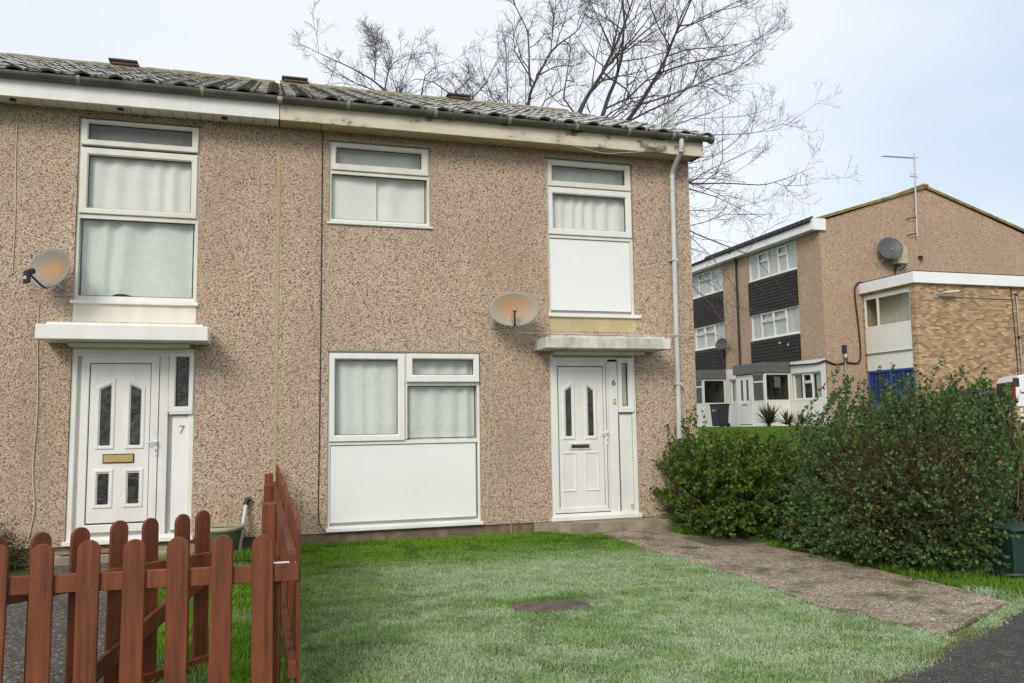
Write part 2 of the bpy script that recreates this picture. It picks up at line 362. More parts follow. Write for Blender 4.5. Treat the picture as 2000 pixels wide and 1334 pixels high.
def npmesh(name, verts, faces, mat, parent=None, col=None, smooth=False, **tags):
    verts = np.asarray(verts, np.float32); faces = np.asarray(faces, np.int32); k = faces.shape[1]
    me = bpy.data.meshes.new(name); me.vertices.add(len(verts)); me.vertices.foreach_set('co', verts.ravel())
    me.loops.add(faces.size); me.loops.foreach_set('vertex_index', faces.ravel()); me.polygons.add(len(faces))
    me.polygons.foreach_set('loop_start', np.arange(len(faces), dtype=np.int32)*k)
    if smooth: me.polygons.foreach_set('use_smooth', np.ones(len(faces), bool))
    me.update(calc_edges=True)
    if col is not None:
        a = me.attributes.new('col', 'FLOAT_COLOR', 'POINT'); c = np.ones((len(verts), 4), np.float32); c[:, :3] = col; a.data.foreach_set('color', c.ravel())
    me.materials.append(MATS[mat]); return link(name, me, parent, **tags)
def wallmesh(mb, x0, x1, z0, z1, holes, y=0.0, depth=.12):   # a front wall with openings and their reveals
    xs = sorted({x0, x1, *[h[0] for h in holes], *[h[1] for h in holes]}); zs = sorted({z0, z1, *[h[2] for h in holes], *[h[3] for h in holes]})
    for i in range(len(xs)-1):
        for j in range(len(zs)-1):
            cx, cz = (xs[i]+xs[i+1])/2, (zs[j]+zs[j+1])/2
            if any(h[0] < cx < h[1] and h[2] < cz < h[3] for h in holes): continue
            mb.add([(xs[i], y, zs[j]), (xs[i+1], y, zs[j]), (xs[i+1], y, zs[j+1]), (xs[i], y, zs[j+1])], [(0, 1, 2, 3)])
    for a, b, c, d in holes:
        q = [(a, c), (b, c), (b, d), (a, d)]
        for k in range(4):
            p, r = q[k], q[(k+1) % 4]; mb.add([(p[0], y, p[1]), (r[0], y, r[1]), (r[0], y+depth, r[1]), (p[0], y+depth, p[1])], [(0, 1, 2, 3)])
    return mb
_lat = rng.random((64, 64))
def vnoise(x, y, s=1.0, off=0.0):
    x = np.asarray(x)*s+off+100; y = np.asarray(y)*s+off*1.7+100
    xi = np.floor(x).astype(int); yi = np.floor(y).astype(int); fx = x-xi; fy = y-yi; fx = fx*fx*(3-2*fx); fy = fy*fy*(3-2*fy)
    g = lambda a, b: _lat[a % 64, b % 64]
    return (g(xi, yi)*(1-fx)+g(xi+1, yi)*fx)*(1-fy)+(g(xi, yi+1)*(1-fx)+g(xi+1, yi+1)*fx)*fy
def sstep(a, b, x): t = np.clip((x-a)/(b-a), 0, 1); return t*t*(3-2*t)
def text_mesh(name, body, size, mat, parent, loc, depth=.003):
    cu = bpy.data.curves.new('t', 'FONT'); cu.body = body; cu.size = size; cu.extrude = depth; cu.align_x = 'CENTER'; cu.align_y = 'CENTER'
    to = bpy.data.objects.new('t', cu); COL.objects.link(to); bpy.context.view_layer.update()
    me = bpy.data.meshes.new_from_object(to.evaluated_get(bpy.context.evaluated_depsgraph_get())); bpy.data.objects.remove(to)
    me.transform(Matrix.Translation(Vector(loc)) @ Matrix.Rotation(R_(90), 4, 'X')); me.materials.clear(); me.materials.append(MATS[mat])
    return link(name, me, parent)

# ------------------------------------------------------------------ ground
def gz(x, y):                                       # ground height: level front garden, rising behind and beside the houses
    x = np.asarray(x, float); y = np.asarray(y, float)
    rise = 1.02*sstep(.5, 16, y)
    return .03*sstep(-1.6, -.1, y)*(1-sstep(.5, 3, y)) + rise
def sheet(name, x0, x1, y0, y1, nx, ny, dz, mat, keep=None, **tags):
    X, Y = np.meshgrid(np.linspace(x0, x1, nx), np.linspace(y0, y1, ny)); Z = gz(X, Y)+dz
    v = np.stack([X.ravel(), Y.ravel(), Z.ravel()], 1); i = np.arange(nx*ny).reshape(ny, nx)
    f = np.stack([i[:-1, :-1].ravel(), i[:-1, 1:].ravel(), i[1:, 1:].ravel(), i[1:, :-1].ravel()], 1)
    return npmesh(name, v, f, mat, smooth=True, **tags)
def graded(a, b, core0, core1, n): return np.concatenate([np.linspace(a, core0, 12)[:-1], np.linspace(core0, core1, n), np.linspace(core1, b, 12)[1:]])
gx = graded(-600, 600, -12, 45, 60); gy = graded(-400, 700, -14, 30, 80)
X, Y = np.meshgrid(gx, gy); Z = gz(X, Y); i = np.arange(X.size).reshape(X.shape)
npmesh('ground', np.stack([X.ravel(), Y.ravel(), Z.ravel()], 1), np.stack([i[:-1, :-1].ravel(), i[:-1, 1:].ravel(), i[1:, 1:].ravel(), i[1:, :-1].ravel()], 1), 'earth', smooth=True,
       kind='structure', label='green turf and earth around the houses', category='ground')
def poly_sheet(name, pts, z, mat, thick=None, parent=None, **tags):
    mb = MB(); n = len(pts)
    vs = [(x, y, z+float(gz(x, y))) for x, y in pts]
    mb.add(vs, [tuple(range(n))])
    if thick: mb.add(vs+[(a, b, c-thick) for a, b, c in vs], [(k, k+n, (k+1) % n+n, (k+1) % n) for k in range(n)])
    return mb.build(name, mat, parent, **tags)
# footway in the right foreground: its kerbless edge curves across the end of the path
edge = [(-30, -9.4), (0, -7.7), (1.5, -6.98), (2.6, -6.42), (3.17, -6.14), (3.66, -5.96), (4.1, -5.70), (4.75, -5.40), (5.4, -5.06), (6.2, -4.78), (9, -3.4), (40, 14)]
def edge_y(x): return np.interp(x, [e[0] for e in edge], [e[1] for e in edge])
poly_sheet('footway', [(-30, -60)]+[(60, -60)]+[(60, 14)]+edge[::-1], .010, 'asphalt', kind='structure', label='dark asphalt footway with mossy edge across the lower right corner', category='footway')
def wavy(pts, step=.12, amp=.02, seed=0):
    o = []; r = random.Random(seed)
    for (a, b), (c, d) in zip(pts, pts[1:]):
        n = max(1, int(math.hypot(c-a, d-b)/step))
        for k in range(n): t = k/n; o.append((a+(c-a)*t+r.uniform(-amp, amp), b+(d-b)*t+r.uniform(-amp, amp)))
    return o+[pts[-1]]
left_e = wavy([(4.00, -.34), (4.07, -1.9), (4.13, -3.3), (4.03, -4.5), (4.19, -5.15), (4.24, -5.50)], seed=1)
right_e = wavy([(5.44, -4.94), (5.50, -4.32), (5.48, -3.7), (5.46, -2.66), (5.31, -1.46), (4.95, -.95), (4.85, -.82), (4.84, -.34)], seed=2)
poly_sheet('garden_path', left_e+right_e, .022, 'path_aggregate', .06, kind='structure', label='exposed aggregate concrete path from the door of number 6 to the footway', category='path')
poly_sheet('garden_path', wavy([(-2.35, -8.4), (-.62, -7.9)], seed=5)+wavy([(-.70, -5.0), (-1.0, -3.2), (-1.25, -1.5), (-1.3, -.45)], seed=3)+wavy([(-2.15, -.45), (-2.3, -4), (-2.35, -8.4)], seed=4), .016, 'path_grey', .05, kind='structure', label='grey aggregate path behind the picket fence leading to door 7', category='path')
# paths and lawn rising to the flats
poly_sheet('far_path', [(7.2, 2.3), (14, 1.2), (30, 3.0), (30, 5.4), (14, 4.2), (7.2, 3.9)], .02, 'far_path', kind='structure', label='pale path crossing the grass beyond the hedge', category='path')
poly_sheet('parking_court', [(22.6, 10.6), (60, 6.0), (60, 14.95), (22.6, 14.95)], .03, 'asphalt', kind='structure', label='asphalt parking strip beside the yellow brick wall', category='parking')

# ------------------------------------------------------------------ the two terraced houses
ZE, XW0, XW1 = 5.04, -6.2, 5.60
XS = .072                       # the joint between number 7 and number 6
h6 = thing('terraced_house', 'end of terrace pebbledash house number 6 with white door and rusty dish', 'house', (2.8, 5, 0))
h7 = thing('terraced_house', 'pebbledash terraced house number 7 behind the picket fence, white door', 'house', (-3, 5, 0))
W7 = (-2.11, -.82, 2.62, 4.965); D7 = (-2.10, -.82, .19, 2.335)
W6 = (.668, 1.925, 3.895, 4.93); L6 = (.67, 2.553, .20, 2.315); U6 = (3.49, 4.73, 2.62, 4.985); D6 = (3.482, 4.705, .195, 2.345)
def house_shell(par, x0, x1, holes, gable):
    mb = MB(); wallmesh(mb, x0, x1, .168, ZE+.25, holes, 0, .11)
    mb.add([(x0, 0, .168), (x1, 0, .168), (x1, .3, .168), (x0, .3, .168)], [(0, 1, 2, 3)])
    zb = .05
    for xx in ((x0, x1) if not gable else (x1,)):
        d = 0 if xx == x1 and gable else .001*(1 if xx == x0 else -1)
        mb.add([(xx+d, 0, zb), (xx+d, 10.1, zb), (xx+d, 10.1, ZE+.2), (xx+d, 5.05, 7.5), (xx+d, 0, ZE+.2)], [(0, 1, 2, 3, 4)])
    if gable: mb.add([(x0+.001, 0, zb), (x0+.001, 10.1, zb), (x0+.001, 10.1, ZE+.2), (x0+.001, 5.05, 7.5), (x0+.001, 0, ZE+.2)], [(4, 3, 2, 1, 0)])
    mb.add([(x0, 10.1, zb), (x1, 10.1, zb), (x1, 10.1, ZE+.2), (x0, 10.1, ZE+.2)], [(3, 2, 1, 0)])
    w = mb.build('wall', 'pebbledash', par)
    # a room lining a little behind the wall, and the floor between storeys
    mi = MB(); mi.box(x0+.05, x1-.05, 1.9, 1.95, .1, 5.2); mi.box(x0+.05, x1-.05, .13, 1.9, 2.40, 2.58); mi.box(x0+.05, x1-.05, .13, 1.9, .08, .12)
    mi.build('room_lining', 'interior', par)
    MB().box(x0, x1, .02, .20, -.2, .166).build('plinth', 'plinth', par)
    return w
house_shell(h6, XS+.002, XW1, [W6, L6, U6, D6], True)
house_shell(h7, XW0, XS-.002, [W7, D7], False)
# cover strip of the joint and second joint line
B(XS-.022, XS+.022, -.006, .004, .17, ZE, .003).build('joint_strip', 'strip_beige', h7)

# roof: decks, tiles one by one, ridge tiles and ridge vents
PITCH = math.atan2(7.66-5.30, 5.05+.36); EY, EZ = -.40, 5.285
SL = 5.45/math.cos(PITCH)
def tile_mesh():
    mb = MB(); wd, ln = .335, .43; n = 9; prof = []
    for k in range(n+1):
        s = k/n*(wd+.012); z = 0.012
        if s > .19: z += .024*math.sin(math.pi*min(1, (s-.19)/.15))
        prof.append((s, z))
    top = [(s, 0, z+.012) for s, z in prof]+[(s, ln, z-.004) for s, z in prof]
    m = n+1; mb.slot = 0
    mb.add(top, [(k, k+1, k+1+m, k+m) for k in range(n)], True)
    mb.slot = 1
    fr = [(s, 0, z+.012) for s, z in prof]+[(s, 0.004, z-.012) for s, z in prof]
    for k in range(n):
        mb.slot = 1 if prof[k][0] > .17 or k % 4 == 1 else 0; mb.add(fr, [(k, k+m, k+m+1, k+1)])
    mb.slot = 1
    und = [(s, 0.004, z-.012) for s, z in prof]+[(s, ln, z-.02) for s, z in prof]
    mb.add(und, [(k, k+m, k+m+1, k+1) for k in range(n)], True)
    mb.add([(0, 0, .024), (0, ln, .008), (0, ln, -.008), (0, .004, 0)], [(0, 1, 2, 3)]); e = wd+.012
    mb.add([(e, 0, .024), (e, ln, .008), (e, ln, -.008), (e, .004, 0)], [(3, 2, 1, 0)])
    return mb.mesh('roof_tile', 'roof_tile', 'tile_edge')
TM = tile_mesh()
def ridge_mesh():
    mb = MB(); pr_ = [(-.17, -.075), (-.15, -.02), (-.10, .035), (-.04, .065), (0, .07), (.04, .065), (.10, .035), (.15, -.02), (.17, -.075)]
    n = len(pr_); vs = [(0, a, b) for a, b in pr_]+[(.445, a*.97, b-.006) for a, b in pr_]
    mb.add(vs, [(k, k+1, k+1+n, k+n) for k in range(n-1)], True); mb.add(vs, [tuple(range(n-1, -1, -1)), tuple(range(n, 2*n))])
    return mb.mesh('ridge_tile', 'ridge')
RM = ridge_mesh()
def make_roof(par, x0, x1, vents):
    mb = MB(); c, s = math.cos(PITCH), math.sin(PITCH)
    a = (EY+.05, EZ-.03); r = (EY+SL*c, EZ+SL*s-.05); bk = (2*r[0]-a[0], a[1])
    mb.prism([(a[0], a[1]-.03), (a[0], a[1]), r, bk, (bk[0], bk[1]-.03), (r[0], r[1]-.04)], x0, x1-.02, 'x')
    deck = mb.build('roof', 'tile_edge', par)
    rows = int(SL/.335); cols = int(round((x1-x0)/.335))
    for j in range(rows):
        for k in range(cols):
            d = j*.335; x = x1-(k+1)*.335-.004
            y = EY+d*c+random.uniform(-.006, .006); z = EZ+d*s+random.uniform(-.004, .006)
            link('roof_tile', TM, deck, (x, y, z), (PITCH+random.uniform(-.012, .012), random.uniform(-.012, .012), random.uniform(-.008, .008)))
    k = 0; x = x1-.06-.43
    ye, ze = EY+SL*c, EZ+SL*s
    while x > x0-.2:
        link('ridge_tile', RM, deck, (x, ye, ze+random.uniform(-.012, .008)), (0, random.uniform(-.012, .012), 0)); x -= .43
    for vx in vents:
        v = MB(); v.box(vx-.22, vx+.22, ye-.16, ye+.16, ze+.02, ze+.062, .015); o = v.build('ridge_vent', 'terracotta', deck)
        MB().box(vx-.26, vx+.20, ye-.19, ye+.19, ze+.064, ze+.105, .012).build('vent_cap', 'vent_dark', par)
    # moss lumps along the eave
    return deck
make_roof(h6, XS, 5.76, [.40, 3.47]); make_roof(h7, XW0, XS, [-2.47])
# verge mortar of the gable
c, s = math.cos(PITCH), math.sin(PITCH)
MB().prism([(EY+.08, EZ-.05), (EY+.08, EZ-.005), (EY+SL*c, EZ+SL*s-.005), (EY+SL*c, EZ+SL*s-.06)], 5.72, 5.755, 'x').build('verge', 'mortar', h6)

def eaves(par, x0, x1, fm, sm, boards):
    B(x0, x1, -.315, -.292, 5.02, 5.262, .004).build('fascia', fm, par)
    if boards:
        so_ = B(x0, x1, -.29, -.0, 5.062, 5.07).build('soffit', 'seal', par); x = x1-.004; k = 0
        while x > x0:
            w = .148
            MB().box(x-w+.006, x, -.291, -.004, 5.045, 5.061, .003).build('soffit_board', 'upvc_aged', so_); x -= w
    else:
        so_ = MB(); cuts = [x0, x0+.48, 2.45, x1]
        for a, b in zip(cuts, cuts[1:]): so_.box(a+.004, b-.004, -.291, -.003, 5.04, 5.058)
        so_.build('soffit', 'cream_board', par)
    # half round gutter with its brackets
    prof = [(math.cos(t)*.056, math.sin(t)*.056) for t in np.linspace(math.pi, 2*math.pi, 11)]+[(math.cos(t)*.049, math.sin(t)*.049) for t in np.linspace(2*math.pi, math.pi, 11)]
    g = MB().prism([(a-.378, b+5.265) for a, b in prof], x0, x1+(.10 if not boards else 0), 'x')
    g = g.build('gutter', 'gutter', par)
    br = [(math.cos(t)*.063, math.sin(t)*.063) for t in np.linspace(math.pi*.95, 2*math.pi, 11)]+[(math.cos(t)*.0575, math.sin(t)*.0575) for t in np.linspace(2*math.pi, math.pi*.95, 11)]
    for bx in ([-5.6, -4.6, -3.6, -2.05, -.78] if boards else [.86, 1.92, 2.87, 3.78, 4.52, 5.17, 5.36]):
        MB().prism([(a-.378, b+5.265) for a, b in br], bx-.018, bx+.018, 'x').build('gutter_bracket', 'gutter_bracket', g)
    return g
g6 = eaves(h6, XS+.004, 5.665, 'fascia_timber', 'cream_board', False)
g7 = eaves(h7, XW0, XS-.004, 'upvc', 'upvc_aged', True)
MB().tube([(5.735, -.378, 5.25), (5.775, -.378, 5.25)], .062, 12).build('gutter_end', 'gutter', g6)
B(XS-.03, XS+.03, -.44, -.32, 5.205, 5.262, .01).build('gutter_union', 'gutter_bracket', g7)
# end of the box eave at the gable, rotten timber
MB().prism([(-.292, 5.04), (-.292, 5.26), (0, 5.36), (0, 5.04)], 5.61, 5.66, 'x').build('eave_end', 'timber_dark', h6)
for vx in (-2.74, -1.66, -.55):
    MB().lathe([(.0, .0), (.036, .0), (.036, .012), (0, .012)], 14, Matrix.Translation((vx, -.15, 5.032))).build('soffit_vent', 'black_plastic', h7)
# downpipe with swan neck
dp = MB().tube([(5.30, -.378, 5.215), (5.30, -.378, 5.12), (5.302, -.35, 5.06), (5.306, -.13, 4.90), (5.31, -.07, 4.84), (5.31, -.066, 4.78), (5.292, -.066, 2.6), (5.275, -.066, .06)], .034, 10).build('downpipe', 'pipe_white', h6)
for z in (4.80, 4.64): MB().tube([(5.307, -.066, z), (5.307, -.066, z-.05)], .039, 10).build('pipe_collar', 'pipe_white', dp)
for z in (5.14, 5.06): MB().tube([(5.30, -.375, z), (5.30, -.372, z-.02)], .039, 10).build('pipe_collar', 'pipe_white', dp)
for z in (3.6, 1.9): B(5.245, 5.345, -.105, -.0, z, z+.03, .004).build('pipe_clip', 'pipe_white', dp)

# ------------------------------------------------------------------ windows and doors of the houses
def pane(par, x0, x1, z0, z1, y=.062, mat='glass'):
    MB().ring(x0-.004, x1+.004, z0-.004, z1+.004, .011, y-.012, y+.004, .002, .001).build('gasket', 'seal', par)
    return B(x0, x1, y, y+.006, z0, z1).build('pane', mat, par)
def sash(par, x0, x1, z0, z1, px0, px1, pz0, pz1, y=.0, mat='upvc', gmat='glass'):
    # sash ring with unequal widths: ring of the mean width plus its pane
    mb = MB()
    loops = [((x0, x1, z0, z1), y+.06), ((x0, x1, z0, z1), y+.006), ((x0+.006, x1-.006, z0+.006, z1-.006), y), ((px0-.014, px1+.014, pz0-.014, pz1+.014), y), ((px0, px1, pz0, pz1), y+.016), ((px0, px1, pz0, pz1), y+.06)]
    vs = []; fs = []
    for (a, b, c_, d), yy in loops: vs += [(a, yy, c_), (b, yy, c_), (b, yy, d), (a, yy, d)]
    for i in range(len(loops)-1):
        for k in range(4): fs.append((i*4+k, i*4+(k+1) % 4, (i+1)*4+(k+1) % 4, (i+1)*4+k))
    mb.add(vs, fs); o = mb.build('sash', mat, par)
    pane(par, px0, px1, pz0, pz1, y+.045, gmat)
    return o
def frame(par, rect, w=.045, y=.035, mat='upvc', name='window'):
    x0, x1, z0, z1 = rect
    return MB().ring(x0+.002, x1-.002, z0+.002, z1-.002, w, y, .105, .008, .004).build(name, mat, par)
def bar(par, x0, x1, z0, z1, y=.037, mat='upvc', name='transom'): return B(x0, x1, y, .10, z0, z1, .004).build(name, mat, par)
def panel_in(par, x0, x1, z0, z1, y=.045, mat='panel_white', name='infill_panel'):
    MB().ring(x0-.006, x1+.006, z0-.006, z1+.006, .010, y-.004, y+.02, .002, .001).build('bead', 'joint_grey', par)
    return B(x0, x1, y, y+.03, z0, z1, .002).build(name, mat, par)
# number 7, tall window above the canopy
w = frame(h7, (W7[0], W7[1], 2.84, W7[3]), .035, .03, 'upvc_aged')
w['label'] = 'tall three light window over the canopy of number 7'
sash(w, -2.085, -.84, 4.645, 4.945, -2.01, -.912, 4.712, 4.898, -.012, 'upvc_aged', 'glass_grey')
sash(w, -2.085, -.845, 3.855, 4.617, -2.003, -.911, 3.921, 4.534, .002, 'upvc_aged')
bar(w, -2.08, -.85, 4.618, 4.643, .04, 'seal', 'shadow_gap')
bar(w, -2.08, -.85, 3.80, 3.852, .03, 'upvc_aged')
pane(w, -2.052, -.873, 2.92, 3.799, .062, 'glass_green')
bar(w, -2.08, -.85, 2.868, 2.918, .03, 'upvc')
B(-2.135, -.80, -.035, .03, 2.822, 2.862, .006).build('sill', 'upvc', w)
B(W7[0]+.004, W7[1]-.004, .004, .05, 2.575, 2.83).build('apron_panel', 'cream_panel', h7)
B(W7[0]-.03, W7[1]+.03, -.004, .03, 4.962, 4.985).build('window_head', 'timber_dark', h7)
# number 6, small upper window
w = frame(h6, W6, .033, .03, 'upvc_aged'); w['label'] = 'small two light upper window of number 6'
sash(w, .695, 1.90, 4.568, 4.905, .755, 1.816, 4.651, 4.855, .005, 'upvc_aged', 'glass_grey')
bar(w, .69, 1.90, 4.52, 4.566, .03, 'upvc_aged'); pane(w, .702, 1.868, 3.955, 4.518, .062)
bar(w, .69, 1.90, 3.915, 3.953, .03, 'upvc'); B(.645, 1.955, -.03, .03, 3.878, 3.905, .006).build('sill', 'upvc', w)
B(.64, 1.95, -.012, .03, 4.932, 4.968, .004).build('window_head', 'lintel_grey', h6)
# number 6, lower window with panel
w = frame(h6, L6, .034, .03); w['label'] = 'wide ground floor window of number 6 over a white panel'
sash(w, .69, 1.597, 1.235, 2.295, .757, 1.511, 1.311, 2.221, .0)
sash(w, 1.618, 2.535, 1.947, 2.295, 1.693, 2.462, 2.036, 2.228, -.03)
bar(w, 1.598, 1.634, 1.25, 2.29, .028, name='mullion'); bar(w, 1.636, 2.53, 1.902, 1.945, .028)
pane(w, 1.638, 2.493, 1.256, 1.90, .062, 'glass_green')
bar(w, .70, 2.53, 1.192, 1.234, .028); panel_in(w, .708, 2.495, .275, 1.186)
B(.655, 2.57, -.04, .03, .178, .222, .006).build('sill', 'upvc', w)
B(.65, 2.575, -.002, .03, 2.316, 2.336).build('window_head', 'timber_dark', h6)
# number 6, window over the door
w = frame(h6, (U6[0], U6[1], 2.80, 4.935), .04, .03, 'upvc_aged'); w['label'] = 'narrow upper window of number 6 over a white panel'
sash(w, 3.515, 4.71, 4.562, 4.915, 3.576, 4.632, 4.638, 4.847, .005, 'upvc_aged', 'glass_grey')
sash(w, 3.515, 4.71, 3.906, 4.545, 3.579, 4.629, 3.992, 4.46, .002)
bar(w, 3.52, 4.70, 4.546, 4.561, .035, 'joint_grey'); bar(w, 3.53, 4.70, 3.86, 3.905, .026)
panel_in(w, 3.53, 4.688, 2.895, 3.855); B(3.475, 4.80, -.035, .03, 2.80, 2.848, .006).build('sill', 'upvc', w)
B(U6[0]+.004, U6[1]+.03, .0015, .05, 2.575, 2.80).build('apron_panel', 'cream_board', h6)
B(3.47, 4.76, -.012, .05, 4.938, 4.992, .004).build('window_head', 'lintel_grey', h6)

def shaped(pts, par, name, mat, y0, y1): return MB().prism(pts, y0, y1).build(name, mat, par)
def moulding(par, pts, w, y, mat):        # raised frame round a door light
    cx = sum(p[0] for p in pts)/len(pts); cz = sum(p[1] for p in pts)/len(pts); n = len(pts)
    def off(k):
        r = []
        for i in range(n):
            a, b, c_ = Vector(pts[i-1]), Vector(pts[i]), Vector(pts[(i+1) % n]); d1 = (b-a).normalized(); d2 = (c_-b).normalized()
            n1 = Vector((d1.y, -d1.x)); n2 = Vector((d2.y, -d2.x)); bi = (n1+n2); bi = bi/max(.3, bi.dot(n1)); 
            if (b-Vector((cx, cz))).dot(bi) < 0: bi = -bi
            r.append(b+bi*k)
        return r
    vs = []; fs = []
    for k, yy in ((w, y), (w*.75, y-.011), (w*.35, y-.011), (0, y+.006)): vs += [(p.x, yy, p.y) for p in off(k)]
    for i in range(3):
        for k in range(n): fs.append((i*n+k, i*n+(k+1) % n, (i+1)*n+(k+1) % n, (i+1)*n+k))
    mb = MB(); mb.add(vs, fs); return mb.build('moulding', mat, par)
def lever(par, x, z, y):
    B(x+.035, x+.065, y-.012, y, z-.15, z+.03, .006).build('handle_plate', 'white_plastic', par)
    MB().tube([(x+.05, y-.01, z), (x+.05, y-.045, z), (x-.05, y-.05, z)], .010, 8).build('handle', 'white_plastic', par)
    B(x+.045, x+.055, y-.0135, y-.011, z-.11, z-.075).build('keyhole', 'black_plastic', par)
# door of number 7
d7 = frame(h7, D7, .06, .02, 'upvc', 'door'); d7['label'] = 'white door with four dark lights and number 7 beside it'
bar(d7, -2.04, -.88, 2.235, 2.28, .024, name='head_rail')
MB().ring(-1.995, -1.20, .30, 2.24, .085, .012, .09, .01, .004).build('door_frame', 'upvc', d7)
MB().ring(-1.912, -1.279, .395, 2.16, .008, .018, .03, .002, .001).build('door_gap', 'seal', d7)
B(-1.906, -1.285, .022, .07, .40, 2.154, .003).build('door_leaf', 'upvc', d7)
for gx0, gx1, zl, zr in ((-1.795, -1.692, 1.865, 1.915), (-1.488, -1.384, 1.915, 1.865)):
    pts = [(gx0, 1.25), (gx1, 1.25), (gx1, zr), (gx0, zl)]
    shaped(pts, d7, 'door_light', 'obscure_glass', .014, .03); moulding(d7, pts, .05, .021, 'upvc')
    pts = [(gx0-.005, .606), (gx1, .606), (gx1, .94), (gx0-.005, .94)]
    shaped(pts, d7, 'door_light', 'obscure_glass', .014, .03); moulding(d7, pts, .05, .021, 'upvc')
B(-1.755, -1.437, .010, .03, 1.050, 1.152, .002).build('letter_surround', 'black_plastic', d7)
B(-1.745, -1.446, .0, .012, 1.060, 1.142, .004).build('letter_plate', 'brass', d7); lever(d7, -1.262, 1.27, .012)
bar(d7, -1.195, -1.10, .25, 2.28, .028, name='mullion')
sash(d7, -1.095, -.835, 1.607, 2.29, -1.023, -.885, 1.671, 2.233, -.004, 'upvc', 'obscure_glass')
B(-1.085, -.835, -.012, .03, 1.582, 1.604, .004).build('transom', 'upvc', d7)
panel_in(d7, -1.056, -.845, .288, 1.569, .04)
text_mesh('door_number', '7', .13, 'timber_dark', d7, (-.948, .037, 1.405))
B(-2.12, -.80, -.04, .05, .175, .222, .005).build('threshold', 'upvc', d7)
MB().tube([(-.90, .03, .37), (-.96, -.04, .42)], .011, 8).build('overflow_pipe', 'white_plastic', d7)
# door of number 6
d6 = frame(h6, D6, .055, .02, 'upvc', 'door'); d6['label'] = 'white door with two narrow dark lights and number 6 beside it'
bar(d6, 3.53, 4.66, 2.215, 2.275, .024, name='head_rail')
MB().ring(3.525, 4.30, .265, 2.225, .07, .012, .09, .01, .004).build('door_frame', 'upvc', d6)
MB().ring(3.598, 4.232, .325, 2.15, .006, .018, .03, .002, .001).build('door_gap', 'joint_grey', d6)
B(4.262, 4.272, .008, .013, .30, 2.20).build('gasket', 'joint_grey', d6)
B(3.604, 4.226, .022, .07, .331, 2.144, .003).build('door_leaf', 'upvc', d6)
for gx0, gx1, zl, zr in ((3.700, 3.775, 1.835, 1.885), (4.010, 4.082, 1.885, 1.835)):
    pts = [(gx0, 1.25), (gx1, 1.25), (gx1, zr), (gx0, zl)]
    shaped(pts, d6, 'door_light', 'obscure_glass', .014, .03); moulding(d6, pts, .055, .021, 'upvc')
for a, b in ((3.665, 3.815), (3.975, 4.13)): moulding(d6, [(a, .555), (b, .555), (b, 1.015), (a, 1.015)], .022, .021, 'upvc')
B(3.738, 4.037, .006, .03, 1.070, 1.155, .003).build('letter_surround', 'cream_panel', d6); B(3.765, 4.012, .001, .012, 1.088, 1.135, .003).build('letter_plate', 'vent_dark', d6)
lever(d6, 4.222, 1.275, .012)
bar(d6, 4.305, 4.44, .25, 2.25, .024, name='mullion')
sash(d6, 4.445, 4.672, 1.544, 2.268, 4.506, 4.587, 1.624, 2.196, -.004, 'upvc', 'glass_grey')
panel_in(d6, 4.46, 4.645, .245, 1.52, .04, 'upvc')
text_mesh('door_number', '6', .115, 'seal', d6, (4.388, .020, 1.937)); B(4.377, 4.411, .008, .024, 1.657, 1.726, .003).build('bell_push', 'brass', d6)
B(4.386, 4.402, .004, .01, 1.675, 1.705, .002).build('bell_button', 'white_plastic', d6)
B(3.465, 4.725, -.04, .05, .168, .222, .005).build('threshold', 'upvc', d6)
MB().tube([(4.60, .03, .345), (4.585, -.05, .335), (4.54, -.06, .345)], .011, 8).build('overflow_pipe', 'white_plastic', d6)
for par_, (a, b, c_, d) in ((h7, D7), (h6, D6), (h6, (L6[0], L6[1], L6[2], 1.24)), (h6, (U6[0], U6[1], 2.62, 3.90))): B(a+.01, b-.01, .085, .108, c_+.005, d-.005).build('backing_board', 'upvc', par_)
# canopies
def canopy(par, x0, x1, yf, z0, z1, mat):
    o = B(x0, x1, yf, -.002, z0, z1-.012, .006).build('door_canopy', mat, par)
    B(x0+.09, x1-.06, yf+.05, -.003, z1-.0115, z1+.016, .004).build('canopy_cover', mat, o)
    B(x0+.25, x1-.22, yf+.30, -.004, z0-.045, z0-.002, .006).build('canopy_batten', 'cream_panel', o); return o
plain('canopy_grey', (.66, .645, .58), .75, .15, 6, .3, dirt=(.13, .13, .085), dirt_amt=.75)
canopy(h7, -2.345, -.655, -.50, 2.375, 2.545, 'upvc'); canopy(h6, 3.27, 4.975, -.50, 2.345, 2.495, 'canopy_grey')
# doorsteps
MB().prism([(3.24, -.0), (3.40, -.16), (3.62, -.30), (4.55, -.36), (5.35, -.36), (5.35, .0)], -.1, .164, 'z').build('doorstep', 'concrete', h6)
B(-2.35, -.70, -.42, -.0, -.1, .125, .012).build('doorstep', 'concrete', h7)

